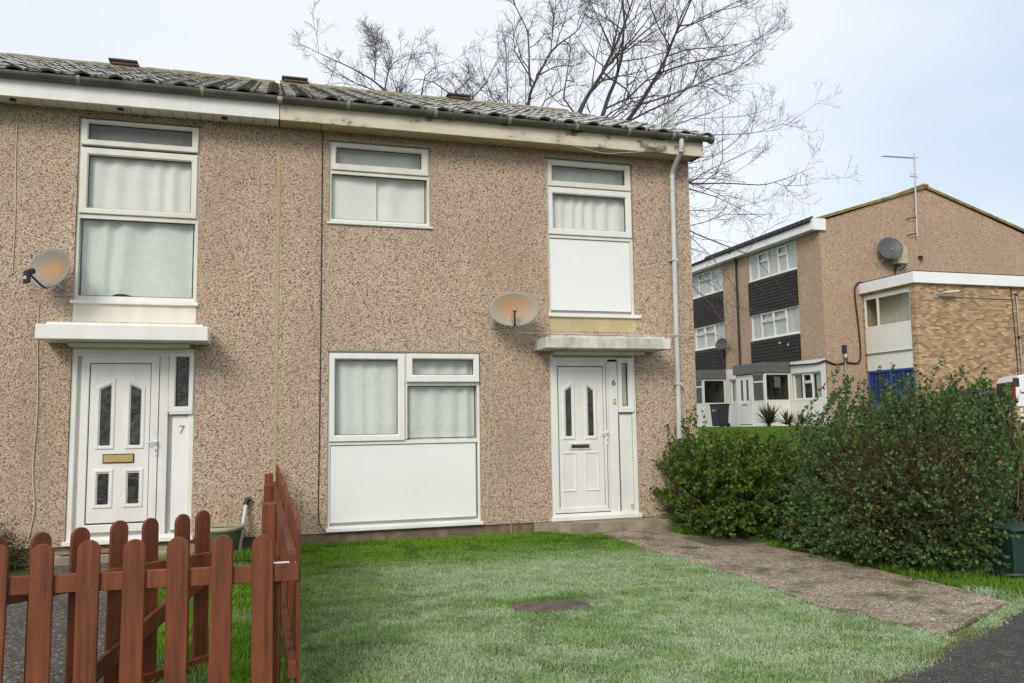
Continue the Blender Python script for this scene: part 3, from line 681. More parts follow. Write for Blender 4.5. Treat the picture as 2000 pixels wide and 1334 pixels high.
# curtains behind the glass
def curtain(x0, x1, z0, z1, y, mat, label, amp=.022, freq=9.0, group=None, ph=0.0, gap=None, swag=0.0):
    nx, nz = max(30, int((x1-x0)*90)), 14; xs = np.linspace(x0, x1, nx); zs = np.linspace(z0, z1, nz)
    X, Z = np.meshgrid(xs, zs)
    amp = amp*.42; a = vnoise(X*2.1, Z*.25, 1.5, ph); t = (z1-Z)/(z1-z0)
    Yc = y+amp*(.35+.9*a)*np.sin(X*freq*2*math.pi/1.0+6*a+swag*t*np.sin(X*4+ph))
    Zc = Z-.012*np.sin(X*7+ph)*t-swag*.06*t**2*np.sin(X*6+ph)
    v = np.concatenate([np.stack([X.ravel(), Yc.ravel(), Zc.ravel()], 1), np.stack([X.ravel(), Yc.ravel()+.004, Zc.ravel()], 1)])
    i = np.arange(nx*nz).reshape(nz, nx); q = np.stack([i[:-1, :-1].ravel(), i[:-1, 1:].ravel(), i[1:, 1:].ravel(), i[1:, :-1].ravel()], 1)
    o = npmesh('net_curtain', v, np.concatenate([q, q[:, ::-1]+nx*nz]), mat, smooth=True, label=label, category='curtain')
    o['group'] = group or 'curtains in the windows of the two houses'; return o
curtain(-2.10, -.83, 3.83, 4.62, .105, 'curtain', 'white gathered net curtain in the middle light of number 7', .03, 4.5, ph=.3)
curtain(-2.10, -.83, 4.60, 5.0, .24, 'curtain', 'shadowed net curtain in the narrow top light of number 7', .02, 9, ph=1.3)
curtain(-2.085, -.83, 2.87, 3.86, .13, 'curtain_green', 'pale green tinged curtain bunched in the lowest light of number 7', .045, 3.2, ph=2.1, swag=1.5)
curtain(.64, 1.26, 3.90, 4.60, .125, 'curtain', 'left plain white curtain in the small upper window of number 6', .03, 2.6, ph=5)
curtain(1.225, 1.94, 3.90, 4.60, .15, 'curtain', 'right plain white curtain in the small upper window of number 6', .03, 2.2, ph=7)
curtain(.64, 1.94, 4.55, 5.0, .16, 'curtain', 'white curtain behind the top light of the small upper window', .02, 2.6, ph=6)
curtain(.66, 1.60, 1.15, 2.32, .125, 'curtain_green', 'floral net curtain behind the left pane of the ground floor window', .028, 5, ph=8)
curtain(1.61, 2.56, 1.15, 2.32, .125, 'curtain_green', 'floral net curtain behind the right panes of the ground floor window', .036, 4.2, ph=9)
curtain(3.52, 4.72, 3.86, 4.56, .12, 'curtain', 'white net curtain in the upper window over door 6', .03, 6, ph=11)
curtain(3.52, 4.72, 4.55, 5.0, .16, 'curtain', 'dim curtain behind the top light over door 6', .02, 5, ph=12)

# ------------------------------------------------------------------ satellite dishes and cables
def orient(normal):
    n = Vector(normal).normalized(); x = Vector((0, 0, 1)).cross(-n).normalized()*1.0; z = (-n).cross(x)*-1
    z = Vector((0, 0, 1)); x = z.cross(n).normalized() if False else n.cross(z).normalized()*-1
    zz = n.cross(x)*1.0
    if zz.z < 0: zz = -zz
    return x, zz, n
def dish(name, c, normal, rw, rh, mat, wall, label, lnb, group, depth=.055):
    t = thing(name, label, 'satellite dish', (wall[0], wall[1], wall[2]), group)
    x, z, n = orient(normal); Mx = Matrix(((x.x, -n.x, z.x, c[0]), (x.y, -n.y, z.y, c[1]), (x.z, -n.z, z.z, c[2]), (0, 0, 0, 1)))
    mb = MB(); rings = 8; seg = 40; vs = [(0, depth, 0)]; fs = []
    for i in range(1, rings+1):
        q = i/rings
        for k in range(seg): a = 2*math.pi*k/seg; vs.append((rw*q*math.cos(a), depth*(1-q*q), rh*q*math.sin(a)))
    for k in range(seg): vs.append((rw*1.012*math.cos(2*math.pi*k/seg), .006, rh*1.012*math.sin(2*math.pi*k/seg)))
    for k in range(seg): vs.append((rw*.98*math.cos(2*math.pi*k/seg), .014, rh*.98*math.sin(2*math.pi*k/seg)))
    vs.append((0, depth+.006, 0)); nb = len(vs)-1
    for k in range(seg): fs.append((0, 1+k, 1+(k+1) % seg))
    for i in range(rings+1):
        for k in range(seg): a = 1+i*seg; fs.append((a+k, a+seg+k, a+seg+(k+1) % seg, a+(k+1) % seg))
    a = 1+(rings+1)*seg
    for k in range(seg): fs.append((a+k, nb, a+(k+1) % seg))
    mb.add(vs, fs, True); me = mb.mesh('reflector', mat); o = bpy.data.objects.new('reflector', me); COL.objects.link(o)
    o.parent = t; o.matrix_parent_inverse = Matrix.Translation(-t.location); o.matrix_basis = Mx
    P = lambda a, b, c_: Mx @ Vector((a, b, c_))
    # bracket: back plate, arm to the wall
    MB().tube([P(0, depth+.01, -rh*.35), P(0, depth+.05, -rh*.45), (wall[0], wall[1]-.14, wall[2]-.02), (wall[0], wall[1]-.02, wall[2]-.02)], .017, 8).build('bracket_arm', 'steel', t)
    B(wall[0]-.04, wall[0]+.04, wall[1]-.02, wall[1], wall[2]-.10, wall[2]+.06, .004).build('wall_plate', 'steel', t)
    if lnb == 'full':
        tip = P(-.00, -.27, -rh*.72)
        MB().tube([P(0, .012, -rh*.98), P(0, -.06, -rh*.95), P(0, -.20, -rh*.80), tip], .011, 8).build('feed_arm', 'black_plastic', t)
        d = (P(0, .0, .0)-tip).normalized(); 
        MB().tube([tip-d*.005, tip+d*.028, tip+d*.075], [.026, .03, .033], 12).build('feed_horn', 'black_plastic', t)
        l = MB(); Ml = Matrix(((x.x, d.x, -z.x*0+0, tip[0]), (x.y, d.y, 0, tip[1]), (x.z, d.z, 1, tip[2]), (0, 0, 0, 1)))
        l.box(-.030, .030, -.038, .022, -.115, .022, .012, Ml); o2 = l.build('receiver', 'black_plastic', t)
        MB().box(-.018, .018, -.0405, -.038, -.062, -.052, 0, Ml).box(-.013, .013, -.0405, -.038, -.045, -.035, 0, Ml).build('receiver_mark', 'white_plastic', o2)
    else:
        MB().tube([P(0, .012, -rh*.96), P(0, -.05, -rh*.9), P(.0, -.11, -rh*.55), P(0, -.13, -rh*.32)], .012, 8).build('feed_arm', 'vent_dark', t)
        MB().tube([P(0, -.14, -rh*.34), P(0, -.12, -rh*.14)], [.024, .03], 10).build('feed_stub', 'joint_grey', t)
        MB().tube([P(-.0, -.12, -rh*.4), P(-.035, -.10, -rh*.6), P(-.03, -.05, -rh*.85)], .007, 6).build('hanging_wire', 'brass', t)
    for a, b in ((-.028, -.05), (.032, -.05)): MB().tube([P(a, depth*.97-.004, b), P(a, depth*.97+.01, b)], .008, 8).build('bolt', 'vent_dark', t)
    return t
dish('satellite_dish', (2.905, -.36, 2.84), (-.24, -.96, .16), .315, .225, 'dish_rust', (2.76, 0, 2.72), 'rusty oval satellite dish on the wall left of canopy 6', 'stub', 'satellite dishes')
dish('satellite_dish', (-2.275, -.34, 3.15), (-.42, -.88, .24), .245, .232, 'dish_rust_b', (-2.20, 0, 3.0), 'grey satellite dish with black receiver on the wall of number 7', 'full', 'satellite dishes')
def cable(label, pts, r=.006, mat='white_cable', name='cable', n=6):
    # smooth the polyline
    P = [Vector(p) for p in pts]; o = []
    for i in range(len(P)-1):
        p0, p1, p2, p3 = P[max(i-1, 0)], P[i], P[i+1], P[min(i+2, len(P)-1)]
        for k in range(6):
            t = k/6; o.append(.5*((2*p1)+(p2-p0)*t+(2*p0-5*p1+4*p2-p3)*t*t+(3*p1-p0-3*p2+p3)*t**3))
    o.append(P[-1]); return MB().tube(o, r, n).build(name, mat, label=label, category='cable', group='cables on the walls')
cable('thin pale cable on the wall left of the dish of number 7', [(-2.735, -.008, 5.03), (-2.725, -.008, 4.4), (-2.705, -.008, 3.7), (-2.71, -.008, 3.2), (-2.69, -.01, 3.15)], .0055)
cable('white cable hanging from the dish of number 7 to the ground', [(-2.36, -.18, 2.98), (-2.43, -.03, 2.86), (-2.44, -.012, 2.5), (-2.41, -.012, 1.7), (-2.43, -.012, 1.0), (-2.40, -.012, .6), (-2.45, -.012, .25)], .006)
cable('black cable running down the joint beside the windows of number 6', [(.585, -.010, 5.04), (.583, -.010, 4.2), (.582, -.010, 3.0), (.579, -.010, 1.8), (.572, -.010, .9), (.572, -.010, .40), (.60, -.02, .255), (.66, -.05, .17), (.69, -.06, .15)], .0058, 'dark_cable')
cable('thin grey cable below the rusty dish of number 6', [(2.70, -.008, 2.66), (2.69, -.008, 2.0), (2.655, -.008, 1.2), (2.63, -.008, .5), (2.64, -.008, .2)], .0045)
cable('slack white cable from the rusty dish over the canopy to the downpipe', [(2.93, -.30, 2.62), (3.05, -.20, 2.56), (3.35, -.06, 2.575), (4.2, -.02, 2.575), (4.8, -.02, 2.57), (5.25, -.11, 2.575), (5.6, -.012, 2.575)], .0065)
cable('slack pale cable hanging under the eave over the upper window', [(3.2, -.30, 5.12), (3.7, -.31, 5.03), (4.15, -.31, 4.955), (4.5, -.31, 4.985), (4.9, -.31, 5.04)], .004)
cable('thin rusty pipe standing at the foot of the wall left of door 6', [(2.92, -.012, .62), (2.92, -.012, .3), (2.93, -.02, .05)], .006, 'strip_beige')

# aerial and flue behind the ridge
t = thing('tv_aerial', 'white television aerial on a mast behind the ridge', 'aerial', (6.69, 7, 6.9))
pb, pt, pl = photo(1124, 300, 7), photo(1124, 112, 7), photo(1028, 115, 7)
MB().tube([pb, pt], .022, 8).build('mast', 'pipe_white', t); MB().tube([pl, pt+np.array([0, 0, -.05])], .014, 6).build('boom', 'pipe_white', t)
for k in range(9):
    q = pl+(pt-pl)*(k+.5)/9; MB().tube([q+np.array([0, -.16, 0]), q+np.array([0, .16, 0])], .007, 5).build('element', 'pipe_white', t)
pb, pt = photo(1312, 285, 11.0), photo(1312, 205, 11.0)
t = thing('lamp_post', 'pale grey square post rising behind the roof near the downpipe', 'post', (pb[0], 11.0, .6))
MB().box(pb[0]-.08, pb[0]+.08, 10.92, 11.08, .5, pt[2], .008).build('post', 'pipe_white', t); B(pb[0]-.084, pb[0]+.084, 10.916, 11.084, pt[2], pt[2]+.03, .004).build('post_cap', 'joint_grey', t)

# ------------------------------------------------------------------ picket fences and gate
def picket_mesh(h, w=.102, t=.019):
    a = w/2; pts = [(-a, 0), (a, 0), (a, h-a)]+[(a*math.cos(q), h-a+a*math.sin(q)) for q in np.linspace(0, math.pi, 11)[1:-1]]+[(-a, h-a)]
    mb = MB(); n = len(pts); b = .003
    def loop(k, y): return [(x*(1-k/a), y, z if z == 0 else z-k*(1 if z > h-a*1.2 else 0)) for x, z in pts]
    vs = loop(b, 0)+loop(0, b)+loop(0, t-b)+loop(b, t)
    fs = [tuple(range(n)), tuple(range(4*n-1, 3*n-1, -1))]
    for i in range(3): fs += [(i*n+k, (i+1)*n+k, (i+1)*n+(k+1) % n, i*n+(k+1) % n) for k in range(n)]
    mb.add(vs, fs); return mb.mesh('picket', 'fence_wood')
PM = picket_mesh(.86)
def nails(me_par, x, y, z, dx): pass
def at_line(p, d, s_, off=0.0): return (p[0]+d[0]*s_+d[1]*off, p[1]+d[1]*s_-d[0]*off)
def fence(name, label, p, d, pickets, top, rails, rail_s, posts, brace=None, group='stained picket fences', cat='fence', dz=0.0, railside=1):
    # pickets stand on the front (right hand) side of the rails when walking along d
    ang = math.atan2(d[1], d[0]); t = thing(name, label, cat, (p[0], p[1], float(gz(p[0], p[1]))), group)
    for s_ in pickets:
        x, y = at_line(p, d, s_); o = link('picket', PM, t, (x, y, top-.86+random.uniform(-.006, .006)), (random.uniform(-.008, .008), random.uniform(-.012, .012), ang+random.uniform(-.02, .02)))
        o.matrix_parent_inverse = Matrix.Translation(-t.location)
        for k, (dx, z) in enumerate(((-.018, rails[-1][0]+.055), (.02, rails[-1][0]+.04))):
            q = at_line(p, d, s_+dx, .001); MB().tube([(q[0], q[1], z), (q[0]+d[1]*.0035, q[1]-d[0]*.0035, z)], .003, 6).build('nail', 'vent_dark', t)
    M0 = Matrix.Translation((p[0], p[1], 0)) @ Matrix.Rotation(ang, 4, 'Z')
    rl = .02 if railside > 0 else -.04
    for z0, z1 in rails: MB().box(rail_s[0], rail_s[1], rl, rl+.038, z0, z1, .003, M0).build('rail', 'fence_wood', t)
    for s_, h, w_ in posts: MB().box(s_-w_/2, s_+w_/2, rl+.04, rl+.04+w_, -.1, h, .005, M0).build('post', 'fence_wood', t)
    if brace:
        (s0, z0), (s1, z1) = brace; l = math.hypot(s1-s0, z1-z0); a = math.atan2(z1-z0, s1-s0)
        M1 = M0 @ Matrix.Translation((s0, 0, z0)) @ Matrix.Rotation(-a, 4, 'Y'); MB().box(0, l, rl, rl+.034, -.045, .045, .003, M1).build('brace', 'fence_wood', t)
    return t
dF = Vector((1.016, -.09)).normalized()
fence('picket_fence', 'front picket fence with rounded tops in the left foreground', (-1.03, -5.53), dF, [-.60, -.40, -.205, 0, .205, .41, .613, .815, 1.02], .905, [(.06, .14), (.662, .748)], (-.75, 1.19), [(1.06, .70, .075)])
dG = Vector((.73, .683)).normalized()
fence('picket_gate', 'open picket gate with diagonal brace behind the front fence', (-1.09, -5.30), dG, [-.212, 0, .212, .424, .636, .848, .985], .935, [(.01, .085), (.61, .69)], (-.27, 1.05), [], ((-.12, -.06), (1.02, .575)), cat='gate', railside=-1)
dS = Vector((.012, -1)).normalized()
pS = (.090, -.12)
# side fence: pickets face number 6
def side_fence():
    t = thing('picket_fence', 'side picket fence running from the wall between numbers 6 and 7', 'fence', (.1, -3, 0), 'stained picket fences')
    n = 28
    for k in range(n):
        y = -.15-k*.2; x = .105+.065*(k/n); o = link('picket', PM, t, (x, y, .135-.03*(k/n)+random.uniform(-.008, .008)), (random.uniform(-.01, .01), random.uniform(-.015, .015), R_(90)+random.uniform(-.03, .03)))
        o.matrix_parent_inverse = Matrix.Translation(-t.location)
    for z0, z1 in ((.18, .27), (.71, .80)):
        M = Matrix.Translation((.105, -.1, 0)) @ Matrix.Rotation(math.atan2(-5.5, .065), 4, 'Z'); MB().box(0, 5.5, -.062, -.0215, z0, z1, .003, M).build('rail', 'fence_wood', t)
    for y, h in ((-4.42, .95), (-2.45, .93), (-.80, .93)): MB().box(-.035, .052, y-.045, y+.045, -.1, h, .006).build('post', 'fence_wood', t)
side_fence()
t = MB().box(-.05, .14, -5.60, -5.575, .752, .757).build('hinge_strap', 'white_plastic', label='white strip lying on the top rail at the corner of the fence', category='strip')

# ------------------------------------------------------------------ small things in the gardens
t = thing('plant_pot', 'pale olive plastic plant pot with dead stems by the wall of number 7', 'plant pot', (-.47, -.32, .06))
MB().lathe([(0, .0), (.155, 0), (.20, .24), (.225, .245), (.228, .29), (.205, .29), (.195, .25), (0, .245)], 24, Matrix.Translation((-.47, -.32, .06))).build('pot', 'pot', t)
MB().lathe([(0, .262), (.197, .258)], 20, Matrix.Translation((-.47, -.32, .06))).build('soil', 'soil', t)
mb = MB()
for k in range(9):
    a = random.uniform(0, 6.28); r = random.uniform(.02, .12); p = Vector((-.47+r*math.cos(a), -.32+r*math.sin(a), .30)); q = [p]
    for j in range(5): q.append(q[-1]+Vector((random.uniform(-.03, .03), random.uniform(-.03, .03), random.uniform(.04, .09))))
    mb.tube(q, [.005, .004, .004, .003, .003, .002], 5)
mb.build('dead_stems', 'strip_beige', t)
t = thing('waste_pipe', 'white plastic pipe with a black end leaning against the wall by the pot', 'pipe', (-.30, -.26, .05))
MB().tube([(-.30, -.30, .05), (-.235, -.05, .56)], .024, 10).build('pipe', 'pipe_white', t); MB().tube([(-.24, -.07, .545), (-.228, -.045, .60), (-.19, -.045, .605)], .03, 10).build('pipe_end', 'black_plastic', t)
t = thing('doormat', 'brown doormat with black edge on the step of door 7', 'doormat', (-1.6, -.24, .125))
B(-2.02, -1.25, -.37, -.07, .126, .140, .003).build('pile', 'mat_brown', t); B(-2.05, -1.22, -.40, -.372, .126, .136, .003).build('edge', 'mat_black', t)
B(-.35, -.05, -1.02, -.98, .06, .075, .003).build('fallen_stick', 'black_plastic', label='short black plastic strip lying in the grass behind the fence', category='strip')
# manhole cover sunk in the lawn
M = Matrix.Translation((2.12, -3.85, .0)) @ Matrix.Rotation(R_(-9), 4, 'Z')
t = thing('manhole_cover', 'brown manhole cover sunk in the frosty lawn', 'manhole cover', (2.12, -3.85, 0))
MB().box(-.30, .30, -.155, .155, -.02, .030, .01, M).build('cover', 'cover_iron', t)
for x in (-.2, .2): MB().box(x-.03, x+.03, -.012, .012, .0305, .034, .001, M).build('lifting_eye', 'vent_dark', t)
M = Matrix.Translation((5.08, -1.38, .0)) @ Matrix.Rotation(R_(4), 4, 'Z')
t = thing('inspection_cover', 'dark earthy inspection cover beside the path under the hedge', 'manhole cover', (5.08, -1.38, 0))
MB().box(-.33, .36, -.36, .32, -.02, .035, .012, M).build('cover', 'cover_iron', t); MB().ring(0, .1, 0, .1, .02, 0, .01)
MB().box(-.36, .39, -.39, .35, -.02, .026, .008, M).build('rim', 'concrete', t)
t = thing('storage_box', 'dark green box at the right edge beside the big shrub', 'box', (6.6, -4.05, 0))
B(6.325, 6.86, -4.20, -3.86, .03, .40, .012).build('body', 'box_green', t); B(6.30, 6.885, -4.225, -3.84, .402, .435, .012).build('lid', 'box_green', t); B(6.36, 6.83, -4.17, -3.89, 0, .029).build('foot', 'black_plastic', t)
cable('black hose lying on the grass by the green box', [(6.2, -4.05, .04), (6.15, -4.2, .05), (6.25, -4.32, .06), (6.4, -4.36, .05), (6.5, -4.42, .05), (6.7, -4.38, .05)], .02, 'black_plastic', 'hose', 8)

# ------------------------------------------------------------------ lawns
def blades(name, pts, h0, h1, colfn, label, lean=.85, width=.0026, hscale=None):
    n = len(pts); x, y = pts[:, 0], pts[:, 1]; z = gz(x, y)
    a = rng.random(n)*2*np.pi; h = h0+(h1-h0)*rng.random(n)**1.5
    cl = vnoise(x, y, 6, 3.); h = h*(.6+.8*cl)
    if hscale is not None: h = h*hscale
    la = a+rng.normal(0, .5, n)+np.pi/2; lean_ = np.abs(rng.normal(0, lean, n)); dx, dy = np.cos(la)*lean_*h, np.sin(la)*lean_*h
    wv = width*(.7+.6*rng.random(n)); ux, uy = np.cos(a)*wv, np.sin(a)*wv
    v = np.empty((n, 5, 3)); 
    v[:, 0] = np.stack([x-ux, y-uy, z], 1); v[:, 1] = np.stack([x+ux, y+uy, z], 1)
    mx_, my_, mz_ = x+dx*.4, y+dy*.4, z+h*.62
    v[:, 2] = np.stack([mx_+ux*.7, my_+uy*.7, mz_], 1); v[:, 3] = np.stack([mx_-ux*.7, my_-uy*.7, mz_], 1)
    v[:, 4] = np.stack([x+dx*1.1, y+dy*1.1, z+h*(1-.25*np.minimum(1, lean_))], 1)
    b = np.arange(n)[:, None]*5; f = np.concatenate([b+np.array([[0, 1, 2]]), b+np.array([[0, 2, 3]]), b+np.array([[3, 2, 4]])])
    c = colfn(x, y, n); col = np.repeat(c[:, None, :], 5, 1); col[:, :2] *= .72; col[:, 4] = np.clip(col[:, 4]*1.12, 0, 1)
    return npmesh(name, v.reshape(-1, 3), f, 'blade', col=col.reshape(-1, 3), kind='stuff', label=label, category='grass')
G1 = np.array([.118, .265, .010]); G2 = np.array([.215, .375, .045]); FR = np.array([.50, .60, .39]); DG = np.array([.06, .14, .02]); ST = np.array([.27, .25, .12])
def frost(x, y):
    n = .34*vnoise(x, y, 1.3, 1)+.33*vnoise(x, y, 4.1, 7)+.33*vnoise(x, y, 12, 4)
    f = sstep(-.75, -2.7, y+1.1*(vnoise(x, y, .9, 12)-.5))
    f = f*(.44+.56*sstep(.34, .66, n))*(1-.65*sstep(1.2, .2, x)*sstep(-6.5, -2.0, -np.abs(y+3)))
    mh = np.exp(-((x-2.15)/.52)**4-((y+3.60)/.15)**2); return np.clip(f*(1-.95*mh), 0, 1)
def lawn_col(x, y, n):
    r = rng.random(n)[:, None]; f = frost(x, y); f = np.clip(f*(.25+1.4*rng.random(n)), 0, 1)[:, None]
    base = G1*(1-r)+G2*r; d = (vnoise(x, y, 4, 30) > .62)[:, None]*.5; base = base*(1-d)+DG*d
    st = (rng.random(n) < .05)[:, None]; base = np.where(st, ST, base)
    c = base*(1-f)+FR*f; return c*(.8+.4*rng.random((n, 1)))
def lawn6(n):
    p = np.stack([rng.uniform(.14, 4.35, n), -6.9*rng.random(n)**.85-.02+.0], 1); x, y = p[:, 0], p[:, 1]
    le = np.interp(-y, [.0, .34, 1.9, 3.3, 4.5, 5.15, 5.6], [3.25, 3.95, 4.10, 4.16, 4.06, 4.22, 4.28])+.16*(vnoise(x*0, y, 7, 2)-.45)+.07*(vnoise(x, y, 22, 5)-.5)
    stepx = (y > -.36) & (x > 3.22+(-y)*1.1)
    k = (x < le) & (y > edge_y(x)+.0+.14*(vnoise(x, y, 3, 9)-.45)) & ~stepx
    q = np.stack([(x-2.12)*math.cos(R_(9))-(y+3.85)*math.sin(R_(9)), (x-2.12)*math.sin(R_(9))+(y+3.85)*math.cos(R_(9))], 1)
    k &= ~((np.abs(q[:, 0]) < .25+.08*(vnoise(x, y, 9, 55)-.5)) & (np.abs(q[:, 1]) < .12+.07*(vnoise(x, y, 9, 66)-.5)))
    return p[k]
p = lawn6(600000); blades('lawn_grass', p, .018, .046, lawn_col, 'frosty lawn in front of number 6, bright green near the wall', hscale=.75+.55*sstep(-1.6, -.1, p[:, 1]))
def lawn7(n):
    p = np.stack([rng.uniform(-1.35, .10, n), rng.uniform(-5.9, -.42, n)], 1); x, y = p[:, 0], p[:, 1]
    e = np.interp(-y, [.4, 1.5, 3.2, 5.0, 6], [-1.27, -1.22, -.97, -.67, -.62]); return p[x > e+.06*(vnoise(x, y, 6, 1)-.5)]
def col7(x, y, n):
    r = rng.random(n)[:, None]; c = (G1*(1-r)+G2*r)*(.7+.5*rng.random((n, 1))); f = (.35*sstep(.5, .75, vnoise(x, y, 2, 40)))[:, None]; return c*(1-f)+FR*.7*f
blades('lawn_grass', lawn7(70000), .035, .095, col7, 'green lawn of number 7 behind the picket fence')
def verge(n):
    p = np.stack([rng.uniform(4.85, 7.6, n), rng.uniform(-5.1, -.2, n)], 1); x, y = p[:, 0], p[:, 1]
    re = np.interp(-y, [.2, .82, .95, 1.46, 2.66, 3.7, 4.32, 4.94, 5.2], [4.84, 4.86, 5.1, 5.36, 5.48, 5.50, 5.52, 5.5, 5.5])+.16*(vnoise(x*0, y, 4, 5)-.6)+.07*(vnoise(x, y, 20, 15)-.5)
    k = (x > re) & (y > edge_y(x)+.03+.1*(vnoise(x, y, 4, 2)-.5)) & ~((np.abs(x-5.08) < .34) & (np.abs(y+1.38) < .34))
    return p[k]
def colv(x, y, n):
    r = rng.random(n)[:, None]; c = (G1*(1-r)+G2*r)*(.6+.5*rng.random((n, 1))); f = (sstep(-3.6, -4.5, y)*sstep(.35, .65, vnoise(x, y, 3, 14))*.9)[:, None]; return c*(1-f)+FR*f
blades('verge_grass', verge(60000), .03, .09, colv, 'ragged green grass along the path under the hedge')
def edgegrass(n):
    x = rng.uniform(1.5, 6.6, n); y = edge_y(x)+np.where(rng.random(n) < .25, -np.abs(rng.normal(0, .04, n)), np.abs(rng.normal(0, .09, n)))-.01; k = (vnoise(x, y, 3.5, 21) > .40); x, y = x[k], y[k]
    k = ~((x > 4.27) & (x < 5.46) & (y > edge_y(x)+.10)); return np.stack([x[k], y[k]], 1)
def cole(x, y, n):
    f = (.45+.55*rng.random(n))[:, None]; yl = np.array([.30, .33, .14]); m_ = (vnoise(x, y, 2.5, 3) > .55)[:, None]; return np.where(m_, yl, G2*(1-f)+FR*f)*(.75+.4*rng.random((n, 1)))
blades('moss_fringe', edgegrass(26000), .008, .03, cole, 'frosty moss and grass fringe along the edge of the footway', lean=1.0)
def farlawn(n):
    p = np.stack([rng.uniform(6.5, 21.2, n), rng.uniform(3.9, 20.5, n)], 1); return p
blades('far_grass', farlawn(60000), .03, .08, lambda x, y, n: (G1*.8+(G2-G1)*.8*rng.random((n, 1)))*(.7+.5*rng.random((n, 1))), 'green grass bank below the three storey flats', width=.012)
# fallen leaves on the lawn
LEAF = ['brown leaf on the grass nearest the side fence', 'brown leaf just right of the one beside the side fence', 'brown leaf on the bright grass below the wall left of door 6', 'brown leaf on the bright grass under the wide window', 'brown leaf on the lawn near the path edge', 'brown leaf at the very front of the lawn by the fence', 'brown leaf on the frosty lawn right of the manhole cover']
for kf, (x, y) in enumerate(((.55, -1.72), (.95, -1.95), (2.35, -1.0), (1.5, -.75), (3.55, -1.55), (.75, -5.35), (3.3, -3.9))):
    a = random.uniform(0, 6.28); mb = MB(); Mx = Matrix.Translation((x, y, .055)) @ Matrix.Rotation(a, 4, 'Z') @ Matrix.Rotation(random.uniform(-.5, .5), 4, 'X')
    mb.add([Mx @ Vector(q) for q in ((-.03, 0, 0), (-.005, .018, .008), (.03, 0, .012), (-.005, -.018, .008), (.0, 0, 0))], [(0, 4, 1), (1, 4, 2), (2, 4, 3), (3, 4, 0)])
    mb.build('fallen_leaf', 'terracotta', label=LEAF[kf], category='leaf', group='fallen leaves on the lawn')

# ------------------------------------------------------------------ shrubs
def leaf_arrays(P, D, size, asp=.42):
    n = len(P); D = D/np.linalg.norm(D, axis=1, keepdims=True); r = rng.normal(size=(n, 3)); S = np.cross(D, r); S /= np.linalg.norm(S, axis=1, keepdims=True); U = np.cross(S, D)
    L_ = size*(.7+.6*rng.random(n))[:, None]
    v = np.stack([P, P+D*L_*.5+S*L_*asp+U*L_*.10, P+D*L_, P+D*L_*.5-S*L_*asp+U*L_*.10], 1)
    b = np.arange(n)[:, None]*4; f = np.concatenate([b+np.array([[0, 1, 2]]), b+np.array([[0, 2, 3]])]); return v.reshape(-1, 3), f
def tubes(paths, n=3):
    V = []; Fc = []; o = 0; ang = np.arange(n)*2*np.pi/n
    for P, Rr in paths:
        P = np.asarray(P); k = len(P); d = np.gradient(P, axis=0); d /= np.linalg.norm(d, axis=1, keepdims=True)+1e-9
        ref = np.array([.3, .8, .5]) if abs(d[0] @ np.array([.3, .8, .5])) < .9 else np.array([1., 0, 0])
        a = np.cross(d, ref); a /= np.linalg.norm(a, axis=1, keepdims=True)+1e-9; b = np.cross(d, a)
        V.append((P[:, None]+(a[:, None]*np.cos(ang)[None, :, None]+b[:, None]*np.sin(ang)[None, :, None])*np.asarray(Rr)[:, None, None]).reshape(-1, 3))
        i = (np.arange(k-1)[:, None]*n+np.arange(n)[None]).ravel(); j = (np.arange(k-1)[:, None]*n+(np.arange(n)+1)[None] % n).ravel()
        Fc.append(np.stack([i, j, j+n, i+n], 1)+o); o += k*n
    return np.concatenate(V), np.concatenate(Fc)
def shoot(p0, p1, bend, k=7):
    p0, p1 = np.asarray(p0), np.asarray(p1); m = (p0+p1)/2+bend; t = np.linspace(0, 1, k)[:, None]; return (1-t)**2*p0+2*t*(1-t)*m+t*t*p1
def shrub(name, label, loc, shoots, leafsize, palette, twigcol, leaves_per, group=None, stray=0.0, yellow=.015):
    t = thing(name, label, 'shrub', loc, group); LP = []; LD = []; LC = []; paths = []; tc_ = []
    for P, dens, r0 in shoots:
        paths.append((P, np.linspace(r0, r0*.35, len(P)))); tcj = twigcol*(.6+.8*rng.random()); tc_.append(np.repeat(tcj[None], len(P)*3, 0))
        m = rng.poisson(leaves_per*dens)
        if m == 0: continue
        s_ = .18+.82*rng.random(m)**.75; idx = s_*(len(P)-1); i0 = np.minimum(idx.astype(int), len(P)-2); fr = (idx-i0)[:, None]
        Q = P[i0]*(1-fr)+P[i0+1]*fr; T = P[i0+1]-P[i0]; T /= np.linalg.norm(T, axis=1, keepdims=True)+1e-9
        D = rng.normal(size=(m, 3)); D -= (D*T).sum(1)[:, None]*T*.6; D /= np.linalg.norm(D, axis=1, keepdims=True); D = D*.8+T*.55+np.array([0, 0, .15])
        LP.append(Q+rng.normal(0, .008, (m, 3))); LD.append(D)
        w = rng.random((m, 1)); pc = palette[0]*(1-w)+palette[1]*w; shade = .75+.5*rng.random(); yl = rng.random(m) < yellow
        pc = pc*shade; pc[yl] = np.array([.42, .30, .03]); pk = rng.random(m) < stray; pc[pk] = np.array([.30, .13, .06]); LC.append(pc)
    LP, LD, LC = np.concatenate(LP), np.concatenate(LD), np.concatenate(LC); v, f = leaf_arrays(LP, LD, leafsize)
    npmesh('foliage', v, f, 'leaf', t, col=np.repeat(LC, 4, 0), kind='stuff')
    v, f = tubes(paths); npmesh('branches', v, f, 'twig', t, col=np.concatenate(tc_), kind='stuff')
    return t
A3 = np.array
